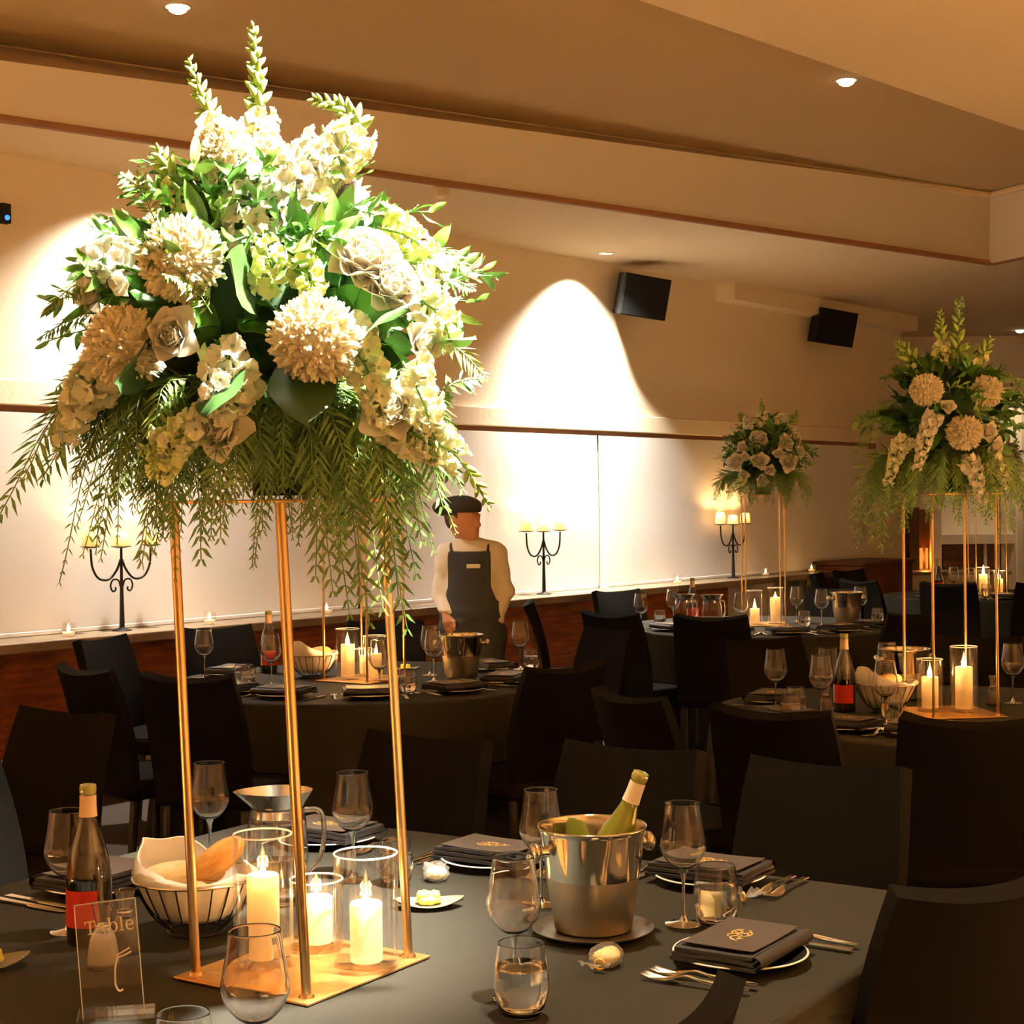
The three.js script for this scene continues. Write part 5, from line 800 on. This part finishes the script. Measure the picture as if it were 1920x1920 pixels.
{
  const J = { hip: [0, 0.84, 0], chest: [-0.005, 1.16, 0.0], neck: [-0.02, 1.345, -0.01], sr: [0.135, 1.295, -0.01], er: [0.182, 1.085, -0.01], wr: [0.118, 0.935, 0.055], sl: [-0.140, 1.295, -0.01], el: [-0.172, 1.085, 0.0], wl: [-0.135, 0.96, 0.10] };
  const torso = (p, e) => { let d = ell(p, [0, 1.19, 0], [0.140 + e, 0.185 + e, 0.105 + e]); d = smin(d, ell(p, [0, 0.99, 0.012], [0.138 + e, 0.16 + e, 0.115 + e]), 0.10); d = smin(d, ell(p, [0, 0.86, 0], [0.155 + e, 0.12 + e, 0.11 + e]), 0.10); return smin(d, cap3(p, [-0.11, 1.285, -0.01], [0.11, 1.285, -0.01], 0.058 + e, 0.058 + e), 0.08); };
  const arm = (p, s, e) => { const S = s > 0 ? [J.sr, J.er, J.wr] : [J.sl, J.el, J.wl]; return smin(cap3(p, S[0], S[1], 0.047 + e, 0.037 + e), cap3(p, S[1], S[2], 0.037 + e, 0.026 + e * 0.8), 0.03); };
  const legs = (p, e) => Math.min(...[-1, 1].map(s => smin(cap3(p, [s * 0.085, 0.84, 0], [s * 0.095, 0.45, 0.01], 0.088 + e, 0.058 + e), cap3(p, [s * 0.095, 0.45, 0.01], [s * 0.10, 0.07, -0.02], 0.056 + e, 0.040 + e), 0.04)));
  // body (skin)
  const bodyF = (x, y, z) => { const p = [x, y, z]; let d = smin(torso(p, -0.006), Math.min(arm(p, 1, -0.006), arm(p, -1, -0.006)), 0.05); d = smin(d, legs(p, -0.006), 0.06); d = smin(d, cap3(p, [-0.015, 1.30, -0.01], [-0.035, 1.42, 0.0], 0.055, 0.050), 0.05); return d; };
  // head turned to the viewer's right; local head axes: f = face direction, s = side
  const HC = [-0.045, 1.485, 0.005], yaw = 0.95, f = [Math.sin(yaw), 0, Math.cos(yaw)], sd = [Math.cos(yaw), 0, -Math.sin(yaw)];
  const H = (a, b, c) => [HC[0] + f[0] * a + sd[0] * c, HC[1] + b, HC[2] + f[2] * a + sd[2] * c];
  const toHead = p => { const dx = p[0] - HC[0], dy = p[1] - HC[1], dz = p[2] - HC[2]; return [dx * f[0] + dz * f[2], dy, dx * sd[0] + dz * sd[2]]; };
  const headF = (x, y, z) => {
    const q = toHead([x, y, z]); let d = ell(q, [-0.008, 0.022, 0], [0.098, 0.100, 0.078]); d = smin(d, ell(q, [0.022, -0.045, 0], [0.070, 0.068, 0.058]), 0.04); d = smin(d, ell(q, [0.066, -0.088, 0], [0.028, 0.022, 0.030]), 0.03);
    d = smin(d, cap3(q, [0.086, 0.012, 0], [0.106, -0.026, 0], 0.009, 0.014), 0.014); d = smin(d, cap3(q, [0.088, 0.024, -0.03], [0.088, 0.024, 0.03], 0.009, 0.009), 0.012);
    for (const s of [-1, 1]) { d = smin(d, ell(q, [-0.012, -0.008, s * 0.080], [0.022, 0.032, 0.010]), 0.012); d = Math.max(d, -ell(q, [0.094, 0.006, s * 0.032], [0.014, 0.010, 0.014])); d = smin(d, ell(q, [0.080, 0.005, s * 0.032], [0.012, 0.010, 0.012]), 0.004); }
    d = smin(d, cap3(q, [0.086, -0.056, -0.018], [0.086, -0.056, 0.018], 0.007, 0.007), 0.008); d = Math.max(d, -cap3(q, [0.096, -0.057, -0.02], [0.096, -0.057, 0.02], 0.0025, 0.0025));
    return smin(d, cap3([x, y, z], [-0.035, 1.42, 0], [-0.03, 1.36, -0.005], 0.050, 0.053), 0.03);
  };
  // hands: palm and five fingers, relaxed
  function handGeo(w, dir, thumbSide, curl) {
    const D = V(...dir).normalize(), T = V(...thumbSide), N = D.clone().cross(T).normalize(); T.copy(N.clone().cross(D)).normalize();
    const P = (a, b, c) => { const v = V(...w).addScaledVector(D, a).addScaledVector(T, b).addScaledVector(N, c); return [v.x, v.y, v.z]; };
    const bones = []; const L = [0.062, 0.072, 0.067, 0.052];
    [0.026, 0.009, -0.009, -0.026].forEach((o, k) => { const l = L[k]; bones.push([P(0.070, o, 0), P(0.070 + l * 0.45, o * 1.08, curl * 0.012), 0.0088, 0.0082], [P(0.070 + l * 0.45, o * 1.08, curl * 0.012), P(0.070 + l * 0.75, o * 1.1, curl * 0.030), 0.0082, 0.0075], [P(0.070 + l * 0.75, o * 1.1, curl * 0.030), P(0.070 + l * 0.88, o * 1.1, curl * 0.046), 0.0075, 0.0066]); });
    bones.push([P(0.020, 0.024, 0.004), P(0.048, 0.046, 0.012), 0.012, 0.010], [P(0.048, 0.046, 0.012), P(0.078, 0.050, 0.022), 0.0095, 0.008]);
    const c = P(0.06, 0, 0.01), lo = c.map(v => v - 0.115), hi = c.map(v => v + 0.115);
    return surfaceNet((x, y, z) => { const p = [x, y, z]; let d = cap3(p, P(-0.03, 0, 0), P(0.03, 0, 0), 0.026, 0.026); d = smin(d, Math.min(cap3(p, P(0.025, 0.016, 0), P(0.066, 0.020, 0), 0.019, 0.013), cap3(p, P(0.025, -0.014, 0), P(0.066, -0.018, 0), 0.019, 0.012)), 0.02); for (const b of bones) d = smin(d, cap3(p, ...b), 0.004); return d; }, lo, hi, 0.0042);
  }
  const t = thing('person', 'waiter in black flat cap, dark apron and white shirt standing by the ledge', 'person', [-0.225, 0, -9.12], 0);
  const skin = mk('body', merge([surfaceNet(bodyF, [-0.34, 0.03, -0.2], [0.34, 1.45, 0.24], 0.013), surfaceNet(headF, [-0.20, 1.34, -0.15], [0.12, 1.63, 0.16], 0.0048), handGeo(J.wr, [-0.05, -1, 0.18], [-0.8, 0, 0.6], 1), handGeo(J.wl, [0.25, -0.95, 0.3], [0.8, 0, 0.6], -1)]), M.skin, t);
  // clothes follow the body
  mk('shirt', surfaceNet((x, y, z) => { const p = [x, y, z]; const wr = 0.0035 * Math.sin(y * 60 + x * 22 + z * 15); let d = smin(torso(p, 0.008), Math.min(Math.max(arm(p, 1, 0.010 + wr), 0.945 - y), Math.max(arm(p, -1, 0.010 + wr), 0.985 - y)), 0.04); d = smin(d, Math.max(cap3(p, [-0.015, 1.30, -0.01], [-0.032, 1.385, -0.004], 0.066, 0.062), y - 1.385), 0.02); return Math.max(d, 0.86 - y); }, [-0.34, 0.84, -0.2], [0.34, 1.42, 0.26], 0.010), M.shirt, t);
  mk('trousers', surfaceNet((x, y, z) => { const p = [x, y, z]; return Math.max(smin(legs(p, 0.012), Math.max(torso(p, 0.010), y - 0.90), 0.05), 0.06 - y); }, [-0.3, 0.03, -0.2], [0.3, 0.95, 0.22], 0.013), M.trousers, t);
  const ap = mk('apron', surfaceNet((x, y, z) => { const p = [x, y, z]; const fold = 0.006 * Math.sin(x * 40 + y * 8) * (y < 0.95 ? 1 : 0); let d = torso(p, 0.016); d = smin(d, Math.max(cap3(p, [0, 0.95, 0.0], [0, 0.46, 0.0], 0.145, 0.175), y - 0.98), 0.05) + fold; const bib = y > 1.04 ? Math.abs(x + 0.012) - (0.118 + Math.max(0, 1.12 - y) * 0.4) : Math.abs(x) - 0.30; d = Math.max(d, bib); d = Math.max(d, (y > 1.04 ? -0.02 : -0.05) - z); return Math.max(d, 0.45 - y, y - 1.315 - 0.06 * Math.max(0, Math.abs(x + 0.012) - 0.05)); }, [-0.34, 0.42, -0.1], [0.34, 1.36, 0.28], 0.010), M.apron, t);
  mk('strap', merge([tube([[0.085, 1.30, 0.085], [0.092, 1.345, 0.045], [0.075, 1.362, -0.01], [0.05, 1.33, -0.09]], 0.011, 20, 6), tube([[-0.105, 1.30, 0.080], [-0.112, 1.345, 0.04], [-0.10, 1.36, -0.01], [-0.08, 1.33, -0.09]], 0.011, 20, 6)]), M.apron, ap);
  mk('name_badge', rbox(0.075, 0.022, 0.006, 0.002, 0.012, 1.235, 0.128), M.paper, ap);
  // flat cap slouching to the back
  mk('hair', surfaceNet((x, y, z) => { const q = toHead([x, y, z]); return Math.max(ell(q, [-0.012, 0.022, 0], [0.101, 0.104, 0.083]), q[0] - 0.02 + (q[1] < 0 ? 0.04 : 0), -0.045 - q[1]); }, [-0.20, 1.40, -0.14], [0.11, 1.62, 0.15], 0.007), M.hair, t);
  mk('flat_cap', surfaceNet((x, y, z) => { const q = toHead([x, y, z]); let d = ell(q, [-0.035, 0.085, 0], [0.135, 0.045, 0.100]); d = smin(d, ell(q, [-0.11, 0.060, 0], [0.060, 0.036, 0.075]), 0.04); d = smin(d, Math.max(ell(q, [-0.005, 0.05, 0], [0.106, 0.08, 0.088]), 0.045 - q[1]), 0.03); return d; }, [-0.28, 1.49, -0.2], [0.16, 1.66, 0.2], 0.007), M.cap, t);
  for (const s of [-1, 1]) mk('shoe', tf(new THREE.SphereGeometry(1, 20, 12), [s * 0.10, 0.042, 0.045], [0, 0, 0], [0.048, 0.042, 0.13]), M.chairLeg, t);
}
renderer.render(scene, camera);
